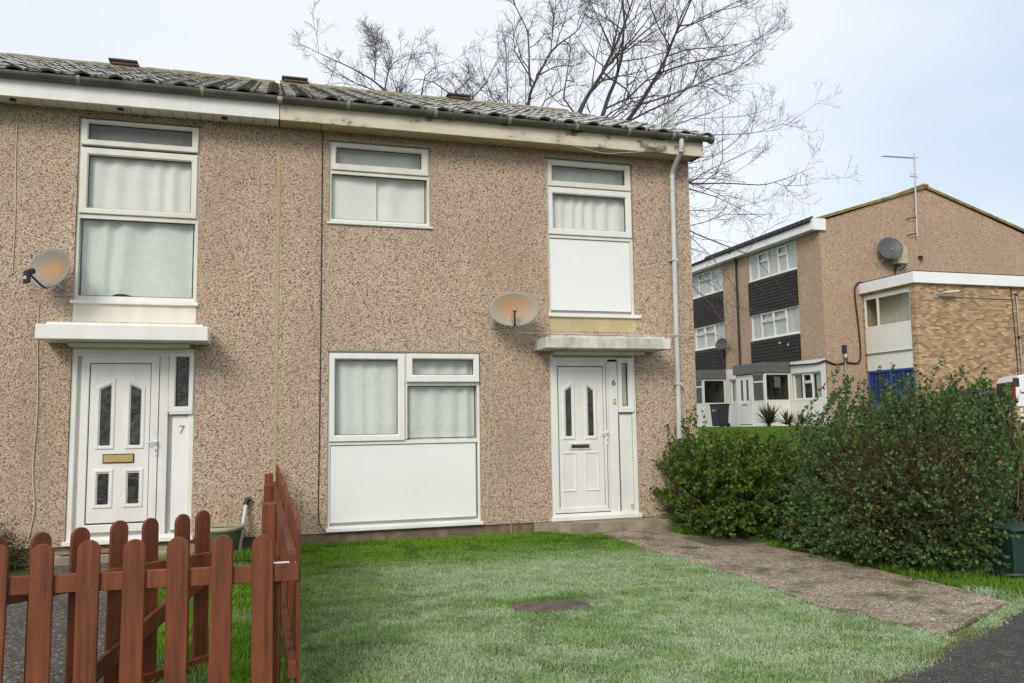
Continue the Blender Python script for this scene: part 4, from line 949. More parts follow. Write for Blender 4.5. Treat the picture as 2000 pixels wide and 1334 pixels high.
# clipped privet hedge against the end of the house
sh = []
for k in range(1700):
    x = rng.uniform(4.98, 6.35); y = rng.uniform(-1.75, .45); z = .10+1.0*rng.random()
    # push to the surface of the rounded block
    c_ = A3([5.56, -.64, .5]); d = A3([x, y, z])-c_; q = d/A3([.70, 1.16, .60]); q4 = (np.abs(q)**3.2).sum()**(1/3.2); e = c_+d/max(q4, .25)*rng.uniform(.66, 1.10)
    e[2] *= .86+.26*vnoise(e[0], e[1], 1.6, 77)
    e[0] += .10*(vnoise(e[1], e[2], 2.2, 3)-.5); e[2] = max(.06, e[2]+.10*(vnoise(e[0], e[1], 3, 5)-.5))
    st = c_*.4+e*.6+rng.normal(0, .07, 3); st[2] = max(.05, st[2]-.15); dir_ = (e-st); e2 = e+A3([0, 0, .06])*rng.random()
    sh.append((shoot(st, e2, A3([0, 0, .05])), 1.0, .004))
for k in range(85):                                        # taller stray shoots
    x, y = rng.uniform(5.05, 6.2), rng.uniform(-1.5, .35); h = rng.uniform(.12, .30)*(1.9 if (x < 5.45 and y > -.6) else .8); sh.append((shoot((x, y, .95), (x+rng.normal(0, .07), y+rng.normal(0, .07), 1.06+h), rng.normal(0, .03, 3)), .8, .004))
for k in range(260):
    p0 = A3([5.62, -.62, .1])+rng.normal(0, 1, 3)*A3([.2, .4, .02]); p1 = A3([5.62, -.62, .5])+rng.normal(0, 1, 3)*A3([.38, .65, .3]); p1[2] = max(.1, p1[2]); sh.append((shoot(p0, p1, rng.normal(0, .06, 3)), .15, .007))
shrub('privet_hedge', 'clipped bright green privet hedge beside door 6', (5.6, -.6, 0), sh, .042, (A3([.045, .100, .014]), A3([.145, .215, .034])), A3([.10, .07, .045]), 26, stray=.005, yellow=.006)
# big cotoneaster
sh = []; CC = A3([6.32, -2.88, .15]); RR = A3([1.02, 1.52, 1.50])
def brown(e): return math.exp(-(((e[0]-5.72)/.72)**2+((e[1]+3.50)/.70)**2+((e[2]-.68)/.45)**2))
for k in range(3800):
    d = rng.normal(size=3); d[2] = abs(d[2])*.85-.10; d /= np.linalg.norm(d); lump = .84+.34*vnoise(d[0]*2.2+5, d[1]*2.2+d[2]*2, 1.3, 8)
    e = CC+d*RR*lump*rng.uniform(.70, 1.03); e[2] = max(.05, e[2])
    if e[1] < -3.55 and e[0] > 6.12 and e[2] < .85: continue
    e[2] *= 1-.38*float(sstep(-2.9, -1.5, e[1]))
    st = CC+(e-CC)*rng.uniform(.35, .6)+rng.normal(0, .10, 3); st[2] = max(.05, st[2])
    b = brown(e); b = max(b, brown((e+st)/2)); dens = (1-b*1.7); dens = max(.03, dens)
    if e[2] > .75 and rng.random() < .35: e = e+A3([rng.normal(0, .06), rng.normal(0, .06), rng.uniform(.08, .30)])
    sh.append((shoot(st, e+A3([0, 0, .05])*rng.random(), rng.normal(0, .08, 3)+A3([0, 0, .08])), dens, .0045))
for u_, v_, Yd in ((1652, 725, -1.9), (1680, 740, -1.8), (1640, 745, -1.6), (1700, 765, -2.0), (1735, 730, -2.4), (1745, 745, -2.2), (1805, 750, -2.6), (1830, 760, -2.7), (1852, 735, -2.9), (1870, 760, -2.9), (1900, 735, -3.2), (1925, 722, -3.2), (1945, 740, -3.3), (1968, 735, -3.4), (1950, 760, -3.3), (1590, 785, -1.5), (1610, 800, -1.7), (1570, 800, -1.3), (1790, 780, -2.5), (1880, 720, -3.0), (1720, 790, -2.1), (1765, 790, -2.3), (1985, 760, -3.5)):
    tip = photo(u_, v_+4, Yd)
    for j in range(14):
        tp = tip+rng.normal(0, .065, 3)-A3([0, 0, .045*j]); lean = A3([rng.normal(-.25, .15), rng.normal(.05, .2), -.62]); sh.append((shoot(tp+lean, tp, rng.normal(0, .05, 3)), .95, .005))
for k in range(1500):                                      # bare brown stems, thickest in the open front
    p1 = A3([rng.normal(5.74, .26), rng.normal(-3.45, .40), abs(rng.normal(.68, .30))+.04]); p0 = p1+(A3([6.4, -3.1, .1])-p1)*rng.uniform(.25, .6)+rng.normal(0, .10, 3); p0[2] = max(.02, p0[2])
    sh.append((shoot(p0, p1, rng.normal(0, .11, 3)), .12, rng.uniform(.0025, .006)))
shrub('cotoneaster', 'big sprawling dark green shrub with bare brown twigs in its front', (6.4, -2.75, 0), sh, .037, (A3([.034, .088, .028]), A3([.130, .225, .068])), A3([.15, .098, .06]), 38, stray=.006, yellow=.010)
# loose paler shrub at the right edge
sh = []; CC = A3([8.1, -2.6, .1]); RR = A3([1.0, 1.2, 1.05])
for k in range(900):
    d = rng.normal(size=3); d[2] = abs(d[2])*.9; d /= np.linalg.norm(d); e = CC+d*RR*rng.uniform(.6, 1.05); st = CC+(e-CC)*rng.uniform(.3, .6); sh.append((shoot(st, e, rng.normal(0, .09, 3)), .8, .005))
shrub('pale_shrub', 'loose pale green shrub at the right edge behind the green box', (8.1, -2.6, 0), sh, .035, (A3([.05, .085, .035]), A3([.12, .16, .07])), A3([.13, .10, .06]), 24, yellow=.03)
# half dead shrub by the wall at the left edge
sh = []
for k in range(1100):
    d = rng.normal(size=3); d[2] = abs(d[2]); d /= np.linalg.norm(d); e = A3([-2.86, -.50, .05])+d*A3([.62, .42, .62])*rng.uniform(.5, 1.05); sh.append((shoot(A3([-2.86, -.42, .05])+rng.normal(0, .08, 3)*A3([1, .6, .1]), e, rng.normal(0, .06, 3)), .9 if e[2] < .38 else .15, .0028))
shrub('withered_shrub', 'half dead brown shrub by the wall left of door 7', (-2.86, -.42, 0), sh, .028, (A3([.06, .09, .015]), A3([.13, .10, .04])), A3([.10, .062, .042]), 14)

# ------------------------------------------------------------------ bare trees behind the houses
def grow(paths, cols, P, r, level, n_child, lenf, rg, bark, gravity=.0):
    P = np.asarray(P, float); k = len(P); paths.append((P, r)); cols.append(k)
    if level == 0: return
    seg = np.linalg.norm(np.diff(P, axis=0), axis=1); tot = seg.sum(); cum = np.concatenate([[0], np.cumsum(seg)])/tot
    for c_ in range(n_child[0]):
        s_ = rg.uniform(.12, .99); i0 = min(np.searchsorted(cum, s_)-1, k-2); i0 = max(i0, 0); f = (s_-cum[i0])/(cum[i0+1]-cum[i0]+1e-9); p = P[i0]*(1-f)+P[i0+1]*f
        T = P[i0+1]-P[i0]; T /= np.linalg.norm(T)+1e-9; q = rg.normal(size=3); q -= q@T*T; q /= np.linalg.norm(q)+1e-9; an = rg.uniform(.45, 1.15)
        D = T*math.cos(an)+q*math.sin(an); D[2] += .18; D /= np.linalg.norm(D)
        ln = tot*lenf[0]*rg.uniform(.5, 1.15)*(1.15-.55*s_); ln = max(ln, .25); m = 5; step = ln/(m-1); Q = [p]
        for j in range(m-1):
            D = D+rg.normal(0, .22, 3)+np.array([0, 0, .05]); D /= np.linalg.norm(D); Q.append(Q[-1]+D*step)
        rr = min(r[i0]*.6, .007+.010*ln); grow(paths, cols, Q, np.linspace(rr, max(.0045, rr*.4), m), level-1, n_child[1:], lenf[1:], rg, bark)
def tree(name, label, loc, limbs, trunkpath, seed, n_child, lenf, barkcol, extra=()):
    rg = np.random.default_rng(seed); t = thing(name, label, 'tree', loc, 'bare trees behind the houses'); paths = []; cols = []
    for P, r0, r1 in limbs:
        P = np.asarray(P); u = np.linspace(0, 1, len(P)); uu = np.linspace(0, 1, 3*len(P)); Pd = np.stack([np.interp(uu, u, P[:, a]) for a in range(3)], 1); grow(paths, cols, Pd, np.linspace(r0, r1, len(Pd)), 3, n_child, lenf, rg, barkcol)
    v, f = tubes(paths, 3); cc = np.concatenate([np.repeat((barkcol*(.65+.7*rg.random()))[None], k*3, 0) for k in cols]); npmesh('crown', v, f, 'twig', t, col=cc)
    P = np.asarray(trunkpath); v, f = tubes([(P, np.linspace(.24, .16, len(P)))], 10); npmesh('trunk', v, f, 'twig', t, col=np.repeat((barkcol*.9)[None], len(v), 0), smooth=True)
    return t
def ph(Y, *uv, dy=0.0):
    n = len(uv); return [photo(u, v, Y+dy*i/max(1, n-1)) for i, (u, v) in enumerate(uv)]
bark = A3([.105, .088, .088]); bark2 = A3([.12, .095, .075])
Yt = 12.6; base = photo(1105, 330, Yt); root = A3([base[0]-.6, Yt, .85]); fork = A3([base[0], Yt, base[2]])
def lim(pts, r0, r1, pre=True): return (([fork] if pre else [])+pts, r0*.74, r1*.65)
limbs = [lim(ph(Yt, (1127, 230), (1147, 190), (1175, 147), (1185, 125), (1212, 70), (1240, -10), (1262, -90), dy=1), .13, .03),
 lim(ph(Yt, (1175, 235), (1190, 187), (1202, 160), (1215, 112), (1217, 75), (1220, 50), (1217, 0), (1210, -90), dy=-1), .12, .03),
 lim(ph(Yt, (1222, 242), (1252, 202), (1272, 167), (1287, 142), (1304, 107), (1317, 72), (1330, 47), (1345, 12), (1375, -60), dy=-1.5), .12, .03),
 lim(ph(Yt-.3, (1255, 203), (1292, 192), (1352, 170), (1397, 150), (1435, 137), (1470, 110), (1497, 82), dy=-2), .055, .012, False),
 lim(ph(Yt-.6, (1287, 144), (1322, 131), (1352, 122), (1430, 107), (1465, 87), (1505, 60), (1530, 35), dy=1), .05, .010, False),
 lim(ph(Yt-.8, (1304, 110), (1340, 97), (1402, 92), (1445, 85), (1490, 72), dy=2), .04, .010, False),
 lim(ph(Yt-1, (1329, 51), (1355, 47), (1390, 30), (1445, 1), (1480, -20), dy=-1), .04, .012, False),
 lim(ph(Yt, (1215, 120), (1252, 115), (1302, 102), (1340, 80), dy=1.5), .035, .010, False),
 lim(ph(Yt, (1217, 105), (1265, 70), (1290, 55), (1310, 30), dy=-1.5), .04, .012, False),
 lim(ph(Yt, (1215, 57), (1190, 40), (1160, 22), (1130, 10), dy=-1), .035, .010, False),
 lim(ph(Yt, (1150, 185), (1165, 170), (1200, 130), (1240, 60), (1262, 0), dy=2), .05, .015, False),
 lim(ph(Yt, (1230, 330), (1300, 340), (1349, 359), (1420, 358), (1491, 362), (1535, 349), (1588, 327), dy=-1), .06, .010),
 lim(ph(Yt, (1230, 330), (1310, 345), (1349, 356), (1381, 334), (1422, 315), (1470, 290), dy=1), .05, .010),
 lim(ph(Yt, (1230, 300), (1320, 268), (1384, 264), (1472, 261), (1532, 241), dy=-1.5), .05, .010),
 lim(ph(Yt, (1250, 280), (1330, 240), (1400, 215), (1450, 190), dy=2), .045, .010),
 lim(ph(Yt, (1250, 380), (1349, 453), (1425, 483), (1476, 502), (1499, 533), (1550, 584), dy=-1.5), .05, .008),
 lim(ph(Yt, (1250, 340), (1349, 370), (1400, 385), (1456, 412), (1500, 430), dy=1.5), .045, .008),
 lim(ph(Yt, (1230, 420), (1340, 545), (1385, 590), (1420, 640), dy=-2.5), .035, .008),
 ]
tree('bare_tree', 'largest bare tree, several leaning stems and branches sweeping right past the gable', (root[0], Yt, .8), limbs, [root, root*.5+fork*.5+A3([.1, 0, 0]), fork], 3, (10, 6, 4), (.42, .50, .60), bark)
Yt = 14.5; base = photo(1025, 330, Yt); root = A3([base[0]-.3, Yt, .95]); fork = A3([base[0], Yt, base[2]])
limbs = [lim(ph(Yt, (1031, 214), (1037, 180), (1052, 147), (1076, 102), (1091, 87), (1130, 60), (1154, 0), dy=-1), .11, .02),
 lim(ph(Yt, (1037, 168), (1034, 138), (1034, 102), (1031, 60), (1001, 0), (985, -50), dy=1), .07, .02, False),
 lim(ph(Yt, (1000, 260), (992, 210), (989, 105), (980, 45)), .05, .012),
 lim(ph(Yt, (980, 250), (893, 192), (845, 159), (809, 153), (776, 183), dy=1), .05, .010),
 lim(ph(Yt, (940, 250), (917, 198), (950, 162), (971, 117), (990, 95), dy=-1), .045, .010),
 lim(ph(Yt, (1052, 147), (1085, 130), (1120, 128), (1150, 120), dy=1.5), .04, .010, False),
 lim(ph(Yt, (1060, 200), (1090, 180), (1120, 165), (1160, 170), dy=-1.5), .04, .010),
 lim(ph(Yt, (1076, 102), (1080, 60), (1085, 10), (1090, -30), dy=-1), .035, .012, False),
 lim(ph(Yt, (1000, 230), (960, 190), (940, 130), (935, 80), dy=1), .045, .010)]
tree('bare_tree', 'bare tree with an upright trunk behind the middle of the roof', (root[0], Yt, .9), limbs, [root, root*.5+fork*.5, fork], 5, (10, 6, 4), (.42, .50, .60), bark)
Yt = 13.5; base = photo(800, 300, Yt); root = A3([base[0], Yt, .9]); fork = A3([base[0], Yt, base[2]])
limbs = [lim(ph(Yt, (764, 187), (728, 156), (686, 132), (638, 111), (584, 84), dy=-1), .06, .008),
 lim(ph(Yt, (752, 174), (758, 141), (770, 123), (794, 108), (839, 102), dy=1), .035, .008, False),
 lim(ph(Yt, (732, 156), (734, 96), (738, 50)), .03, .007, False), lim(ph(Yt, (734, 96), (722, 75), (707, 55), dy=.5), .018, .006, False),
 lim(ph(Yt, (770, 190), (700, 165), (650, 140), (610, 110), dy=1), .035, .007), lim(ph(Yt, (820, 200), (830, 150), (850, 130), (890, 120), dy=-1), .04, .008),
 lim(ph(Yt, (780, 200), (785, 160), (800, 120), (812, 70), dy=1), .035, .007), lim(ph(Yt, (860, 210), (900, 170), (930, 140), (950, 110), dy=1), .04, .008)]
tree('bare_tree', 'low bare tree with thin arching branches over the ridge at left', (root[0], Yt, .9), limbs, [root, fork], 9, (9, 6, 4), (.36, .44, .55), bark)

# ------------------------------------------------------------------ three storey block of flats
XB, YB, ZB = 21.65, 18.0, 1.05
def side_matrix(x, y0): return Matrix(((0, 1, 0, x), (-1, 0, 0, y0), (0, 0, 1, 0), (0, 0, 0, 1)))    # local x runs towards the camera (-Y), local -y faces -X
blk = thing('flats', 'three storey pebbledash block of flats with tile hung bays at right', 'building', (27, 25, ZB))
YF = 36.0
# side wall (faces left) with its openings; local s = YB_front distance: world Y = YF - s
def S(y): return YF-y
bays = [(19.6, 23.25), (25.58, 29.3), (31.3, 34.8)]
holes = []
for a, b in bays: holes += [(S(b), S(a), 7.80, 9.02), (S(b), S(a), 5.02, 6.22)]
gfw = [(18.33, 20.30), (22.75, 25.3), (28.6, 31)]
for a, b in gfw: holes.append((S(b), S(a), 2.16, 3.30))
def xf(mb, M): mb.v = [tuple(M @ Vector(p)) for p in mb.v]; return mb
MS = side_matrix(XB, YF)
wm = wallmesh(MB(), 0, S(YB), ZB-.3, 9.45, holes, 0, .14); xf(wm, MS)
XR = 32.6; XM = (XB+XR)/2; ZR = 11.30
wm.add([(XB, YB, ZB-.3), (XR, YB, ZB-.3), (XR, YB, 9.45), (XM, YB, ZR-.06), (XB, YB, 9.45)], [(0, 1, 2, 3, 4)])
wm.add([(XB, YF, ZB-.3), (XR, YF, ZB-.3), (XR, YF, 9.45), (XM, YF, ZR-.06), (XB, YF, 9.45)], [(4, 3, 2, 1, 0)])
wm.add([(XR, YB, ZB-.3), (XR, YF, ZB-.3), (XR, YF, 9.45), (XR, YB, 9.45)], [(0, 1, 2, 3)])
wm.build('wall', 'pebbledash_far', blk)
xf(MB().box(.1, S(YB)-.15, .6, .65, ZB, 9.4), MS).build('room_lining', 'interior', blk)
# roof
rf = MB(); rs = math.hypot(XM-XB+.35, ZR-9.50); ra = math.atan2(ZR-9.50, XM-XB+.35)
rf.prism([(XB-.35, 9.50), (XM, ZR), (XR+.35, 9.50), (XR+.35, 9.42), (XM, ZR-.09), (XB-.35, 9.42)], YB-.02, YF)
roof = rf.build('roof', 'far_roof', blk)
mb = MB()
for k in range(17):                                  # courses of tiles seen as ridges along the eave side
    x = XB-.35+k*.34; z = 9.50+k*.34*math.tan(ra); mb.box(x, x+.33, YB-.04, YF, z+.005, z+.035)
mb.build('tile_courses', 'far_roof', roof, kind='stuff')
for sgn in (1, -1):
    for k in range(15):
        a = k/15; b = (k+1)/15; x0 = XB-.36 if sgn == 1 else XR+.36; xa = x0+(XM-x0)*a; xb = x0+(XM-x0)*b; za = 9.50+(ZR-9.50)*a; zb = 9.50+(ZR-9.50)*b
        MB().prism([(xa, za-.075), (xb-.01*sgn, zb-.075), (xb-.01*sgn, zb+.035), (xa, za+.05)], YB-.10, YB+.2).build('verge_tile', 'verge_moss', roof)
B(XM-.16, XM+.16, YB-.13, YF, ZR-.04, ZR+.12, .05).build('ridge_tiles', 'verge_moss', roof)
for k in range(26):
    y = YB+.2+k*.33; MB().tube([(XB-.42, y, 9.55), (XB-.16, y, 9.66)], .075, 8).build('eave_tile', 'far_roof', roof)
# white eave fascia
B(XB-.40, XB-.34, YB-.06, YF, 9.10, 9.50).build('fascia', 'white_flat', blk); B(XB-.338, XB-.001, YB-.06, YF, 9.10, 9.14).build('soffit', 'white_flat', blk)
B(XB-.40, XB+.24, YB-.115, YB-.062, 9.08, 9.56).build('fascia_end', 'white_flat', blk); B(XR-.1, XR+.40, YB-.115, YB-.062, 9.08, 9.56).build('fascia_end', 'white_flat', blk)
MB().tube([(XB-.46, YB, 9.47), (XB-.46, YF, 9.47)], .055, 8).build('gutter', 'far_roof', blk)
MB().tube([(XB-.46, 24.2, 9.45), (XB-.07, 24.2, 9.0), (XB-.07, 24.22, 3.6)], .05, 8).build('downpipe', 'brown_pipe', blk)
def side_window(a, b, z0, z1, muls, tops, label=None):
    # frame with mullions at fractions and top lights in some bays
    s0, s1 = S(b), S(a); o = xf(MB().ring(s0+.01, s1-.01, z0+.01, z1-.01, .06, .03, .13, .01, .004), MS).build('window', 'white_far', blk)
    xs = [s0+.07]+[s0+(s1-s0)*m for m in muls]+[s1-.07]
    for m in xs[1:-1]: xf(MB().box(m-.035, m+.035, .032, .12, z0+.06, z1-.06, .004), MS).build('mullion', 'white_far', o)
    for i, (p, q) in enumerate(zip(xs, xs[1:])):
        p_, q_ = p+(.035 if i else 0), q-(.035 if i < len(xs)-2 else 0)
        if i in tops:
            zt = z1-.42; xf(MB().box(p_, q_, .034, .12, zt-.035, zt+.035, .004), MS).build('transom', 'white_far', o)
            xf(MB().ring(p_, q_, zt+.035, z1-.06, .045, .015, .05, .008, .003), MS).build('sash', 'white_far', o)
        xf(MB().box(p_, q_, .07, .08, z0+.06, z1-.06), MS).build('pane', 'glass', o)
    xf(MB().box(s0-.02, s1+.02, -.05, .03, z0-.05, z0+.005, .006), MS).build('sill', 'white_far', o); return o
def far_curtain(a, b, z0, z1, label, mat='curtain_far', off=.125):
    n = max(12, int((b-a)*14)); ys = np.linspace(a, b, n); v = []; f = []
    for y in ys:
        x = XB+off+.02*math.sin(y*17+3*math.sin(y*3)); v += [(x, y, z0), (x, y, z1), (x+.006, y, z0), (x+.006, y, z1)]
    for k in range(n-1): f += [(4*k, 4*k+1, 4*k+5, 4*k+4), (4*k+2, 4*k+6, 4*k+7, 4*k+3)]
    mb = MB(); mb.add(v, f, True); mb.build('net_curtain', mat, label=label, category='curtain', group='curtains in the flats')
names = ['nearest bay', 'middle bay', 'farthest bay']
for k, (a, b) in enumerate(bays):
    if k == 2: muls = (.33, .66)
    side_window(a, b, 7.80, 9.02, (.2, .42, .62, .80) if k == 0 else (.35, .7), (1, 3) if k == 0 else (1,))
    side_window(a, b, 5.02, 6.22, (.22, .48, .74), (1, 2))
    if k < 2:
        far_curtain(a+.05, b-.05, 7.85, 9.0, 'white net curtain in the top floor window of the %s' % names[k]); far_curtain(a+.05, b-.05, 5.05, 6.2, 'white net curtain in the middle floor window of the %s' % names[k])
    # dark tile hung panels: real overlapping courses
    for z0, z1 in ((6.24, 7.74), (3.88, 4.96)):
        mb = MB(); rows = int(round((z1-z0)/.15))
        for r in range(rows):
            zz = z0+(z1-z0)*r/rows; h = (z1-z0)/rows; nx = int((b-a)/.27)
            for c_ in range(nx):
                s0 = S(b)+(b-a)*c_/nx+(.0 if r % 2 else .0); s1 = s0+(b-a)/nx-.006; j = random.uniform(0, .006)
                mb.add([(s0, -.075-j, zz), (s1, -.075-j, zz), (s1, -.05, zz+h+.02), (s0, -.05, zz+h+.02), (s0, -.055, zz), (s1, -.055, zz)], [(0, 1, 2, 3), (0, 4, 5, 1)])
        mb.box(S(b), S(a), -.049, -.002, z0, z1); xf(mb, MS).build('tile_hanging', 'slate_hang', blk, kind='stuff')
for (y, z) in ((20.35, 4.52), (20.95, 4.66)): xf(MB().box(S(y)-.06, S(y)+.06, -.10, -.085, z, z+.10), MS).build('patched_tile', 'box_cream', blk)
for (y, z) in ((22.6, 7.5), (21.7, 7.45)): xf(MB().box(S(y)-.05, S(y)+.05, -.10, -.085, z, z+.08), MS).build('patched_tile', 'terracotta', blk)
# white ground floor facing
for a, b in ((18.0, 20.40), (22.70, 25.60), (27.9, 31)):
    hl = [(S(y1), S(y0), 2.16, 3.30) for y0, y1 in gfw if y0 >= a-.01 and y1 <= b+.2]
    hl = [(max(h[0], S(b)+.02), h[1], h[2], h[3]) for h in hl]
    xf(wallmesh(MB(), S(b), S(a)-.002, ZB-.05, 3.80, hl, -.04, .04), MS).build('white_facing', 'white_far', blk)
side_window(18.33, 20.30, 2.16, 3.30, (.34, .66), (1,)); side_window(22.75, 25.3, 2.16, 3.30, (.34, .66), (1,))
for k, (a, b) in enumerate(((18.36, 18.85), (19.85, 20.28))): far_curtain(a, b, 2.2, 3.28, ['right hand grey curtain in the near ground floor window', 'left hand grey curtain in the near ground floor window'][k], 'curtain_grey')
far_curtain(22.8, 25.2, 2.2, 3.28, 'pale curtain in the ground floor window between the porches', 'curtain_far')
# glazed porches
def porch(y0, y1, label, detailed):
    xf0 = 20.35; o = B(xf0, XB-.041, y0, y1, ZB-.1, ZB+.06, .01).build('porch', 'white_far', blk); o['label'] = label
    for (x, y) in ((xf0, y0), (xf0, y1-.08), (XB-.125, y0)): B(x, x+.08, y, y+.08, ZB+.06, 3.36).build('porch_post', 'white_far', o)
    B(xf0-.10, XB-.042, y0-.08, y1+.08, 3.362, 3.80, .01).build('porch_fascia', 'grey_fascia', o)
    # near side: panel below, big pane above
    B(xf0+.08, XB-.125, y0+.015, y0+.06, ZB+.06, 2.12).build('side_panel', 'white_far', o); B(xf0+.08, XB-.125, y0+.005, y0+.07, 2.12, 2.19, .004).build('side_rail', 'white_far', o)
    B(xf0+.08, XB-.125, y0+.005, y0+.07, 3.27, 3.36, .004).build('side_rail', 'white_far', o); B(xf0+.08, XB-.125, y0+.03, y0+.04, 2.19, 3.27).build('pane', 'glass_dark', o)
    B(xf0+.08, XB-.05, y1-.07, y1-.02, ZB+.06, 3.36).build('far_side_panel', 'white_far', o)
    # front: door with two lights, side light
    ym = y0+.08+(y1-y0)*.42
    def fx(a, b, z0, z1, d0=.02, d1=.07): return B(xf0+d0, xf0+d1, a, b, z0, z1, .003)
    fx(y0+.08, ym-.04, ZB+.06, 2.10).build('front_panel', 'white_far', o); fx(y0+.08, ym-.04, 2.10, 2.17, .01, .07).build('front_rail', 'white_far', o); fx(y0+.08, ym-.04, 2.95, 3.02, .005, .07).build('front_rail', 'white_far', o)
    fx(y0+.14, ym-.10, 2.17, 2.95, .04, .05).build('pane', 'glass_dark', o); fx(y0+.14, ym-.10, 3.02, 3.30, .04, .05).build('pane', 'glass_dark', o)
    for (a, b) in ((y0+.08, y0+.14), (ym-.10, ym-.04)): fx(a, b, 2.17, 3.36, .01, .07).build('front_stile', 'white_far', o)
    fx(y0+.08, ym-.04, 3.30, 3.36, .01, .07).build('front_rail', 'white_far', o); fx(ym-.04, ym+.04, ZB+.06, 3.36, .005, .08).build('front_post', 'white_far', o)
    dl = fx(ym+.04, y1-.09, ZB+.10, 3.33, .02, .07).build('porch_door', 'upvc', o); wd = (y1-.09)-(ym+.04)
    for q in (.28, .68): fx(ym+.04+wd*q-.09, ym+.04+wd*q+.07, 2.20, 3.12, .012, .02).build('door_light', 'obscure_glass', o)
    fx(ym+.04+wd*.3, ym+.04+wd*.72, 1.98, 2.06, .010, .02).build('letter_plate', 'steel', o); fx(ym+.10, ym+.13, 2.0, 2.25, .0, .02).build('door_handle', 'steel', o)
    if detailed: B(20.85, 21.15, y0+.045, y0+.05, 2.72, 3.18).build('notice', 'paper', o)
    B(xf0-.5, xf0-.002, y0+.7, y1-.1, ZB-.15, ZB-.0, .01).build('porch_step', 'concrete', o)
porch(20.41, 22.66, 'grey topped glazed porch of the nearest flat', True); porch(25.62, 27.9, 'grey topped glazed porch half hidden by the house', False)
# chair seen through the porch glass
t = thing('porch_chair', 'white metal chair inside the nearest glazed porch', 'chair', (20.95, 21.0, ZB+.06))
MB().tube([(20.7, 20.75, ZB+.06), (20.7, 20.75, 2.32), (21.2, 20.75, 2.32), (21.2, 20.75, ZB+.06)], .02, 6).build('back_frame', 'white_plastic', t); B(20.7, 21.2, 20.77, 21.2, ZB+.5, ZB+.54, .01).build('seat', 'white_plastic', t)
for x in (20.72, 21.18): MB().tube([(x, 21.18, ZB+.06), (x, 21.18, ZB+.5)], .018, 6).build('leg', 'white_plastic', t)
# extension of yellow brick with flat roof
ext = thing('stair_block', 'flat roofed yellow brick stair block with blue doors beside the flats', 'building', (27, 16.5, ZB)); XE, YE = 23.56, 15.12
MX = side_matrix(XE, YB); q = lambda y: YB-y
e = MB(); wallmesh(e, XE, 45, ZB-.3, 6.47, [], YE)
xf2 = wallmesh(MB(), q(18), q(YE), ZB-.3, 6.47, [(q(17.93), q(15.40), ZB-.0, 6.38)], 0, .10); xf(xf2, MX); e.v_off = 0
o_ = len(e.v); e.v += xf2.v; e.f += [tuple(i+o_ for i in f) for f in xf2.f]; e.m += xf2.m; e.sm += xf2.sm
e.build('wall', 'brick_yellow', ext)
B(XE-.16, 45, YE-.16, YB-.005, 6.47, 6.90, .01).build('roof_fascia', 'white_flat', ext); B(XE-.10, 45, YE-.10, YB-.006, 6.902, 6.95).build('roof', 'far_roof', ext)
xf(MB().ring(q(17.93)+.005, q(15.40)-.005, 5.02, 6.37, .06, .03, .10), MX).build('window', 'white_far', ext)
wq = ext.children[-1]
xf(MB().box(q(17.22), q(17.14), .032, .10, 5.06, 6.32), MX).build('mullion', 'white_far', wq); xf(MB().box(q(17.9), q(15.44), .031, .10, 6.20, 6.31), MX).build('transom', 'white_far', wq)
for a, b in ((17.87, 17.22), (17.14, 15.46)): xf(MB().box(q(a), q(b), .06, .066, 5.08, 6.2), MX).build('pane', 'glass_grey', wq)
B(XE+.6, XE+.65, YE+.1, 17.9, 4.5, 6.4).build('room_lining', 'cream_panel', ext)
xf(MB().box(q(17.93)+.004, q(15.40)-.004, .02, .09, 3.98, 5.015), MX).build('white_panel', 'white_far', ext); xf(MB().box(q(17.93)+.004, q(15.40)-.004, .03, .09, 3.27, 3.955), MX).build('white_panel', 'white_far', ext)
xf(MB().box(q(18.0), q(15.36), -.04, .05, 3.957, 3.978), MX).build('flashing', 'joint_grey', ext)
xf(MB().box(q(17.93)+.004, q(15.40)-.004, .085, .095, ZB, 3.26), MX).build('entrance_back', 'seal', ext)
dd = xf(MB().ring(q(17.93)+.004, q(15.40)-.004, ZB, 3.265, .09, .02, .08), MX).build('blue_doors', 'blue_paint', ext)
for a in (16.66,): xf(MB().box(q(a)-.07, q(a)+.07, .015, .08, ZB, 3.2), MX).build('door_post', 'blue_paint', dd)
for k in range(5): yy = 17.75-k*.215; xf(MB().box(q(yy)-.022, q(yy)+.022, .055, .08, ZB+.9, 3.15), MX).build('bar', 'blue_paint', dd)
for k in range(5): yy = 16.45-k*.225; xf(MB().box(q(yy)-.022, q(yy)+.022, .055, .08, ZB+.9, 3.15), MX).build('bar', 'blue_paint', dd)
xf(MB().box(q(17.85), q(16.74), .028, .08, ZB+.05, ZB+.9), MX).build('kick_panel', 'blue_paint', dd); xf(MB().box(q(16.58), q(15.5), .028, .08, ZB+.05, ZB+.9), MX).build('kick_panel', 'blue_paint', dd)
xf(MB().box(q(17.0), q(16.9), .005, .03, 2.0, 2.14), MX).build('door_handle', 'steel', dd)
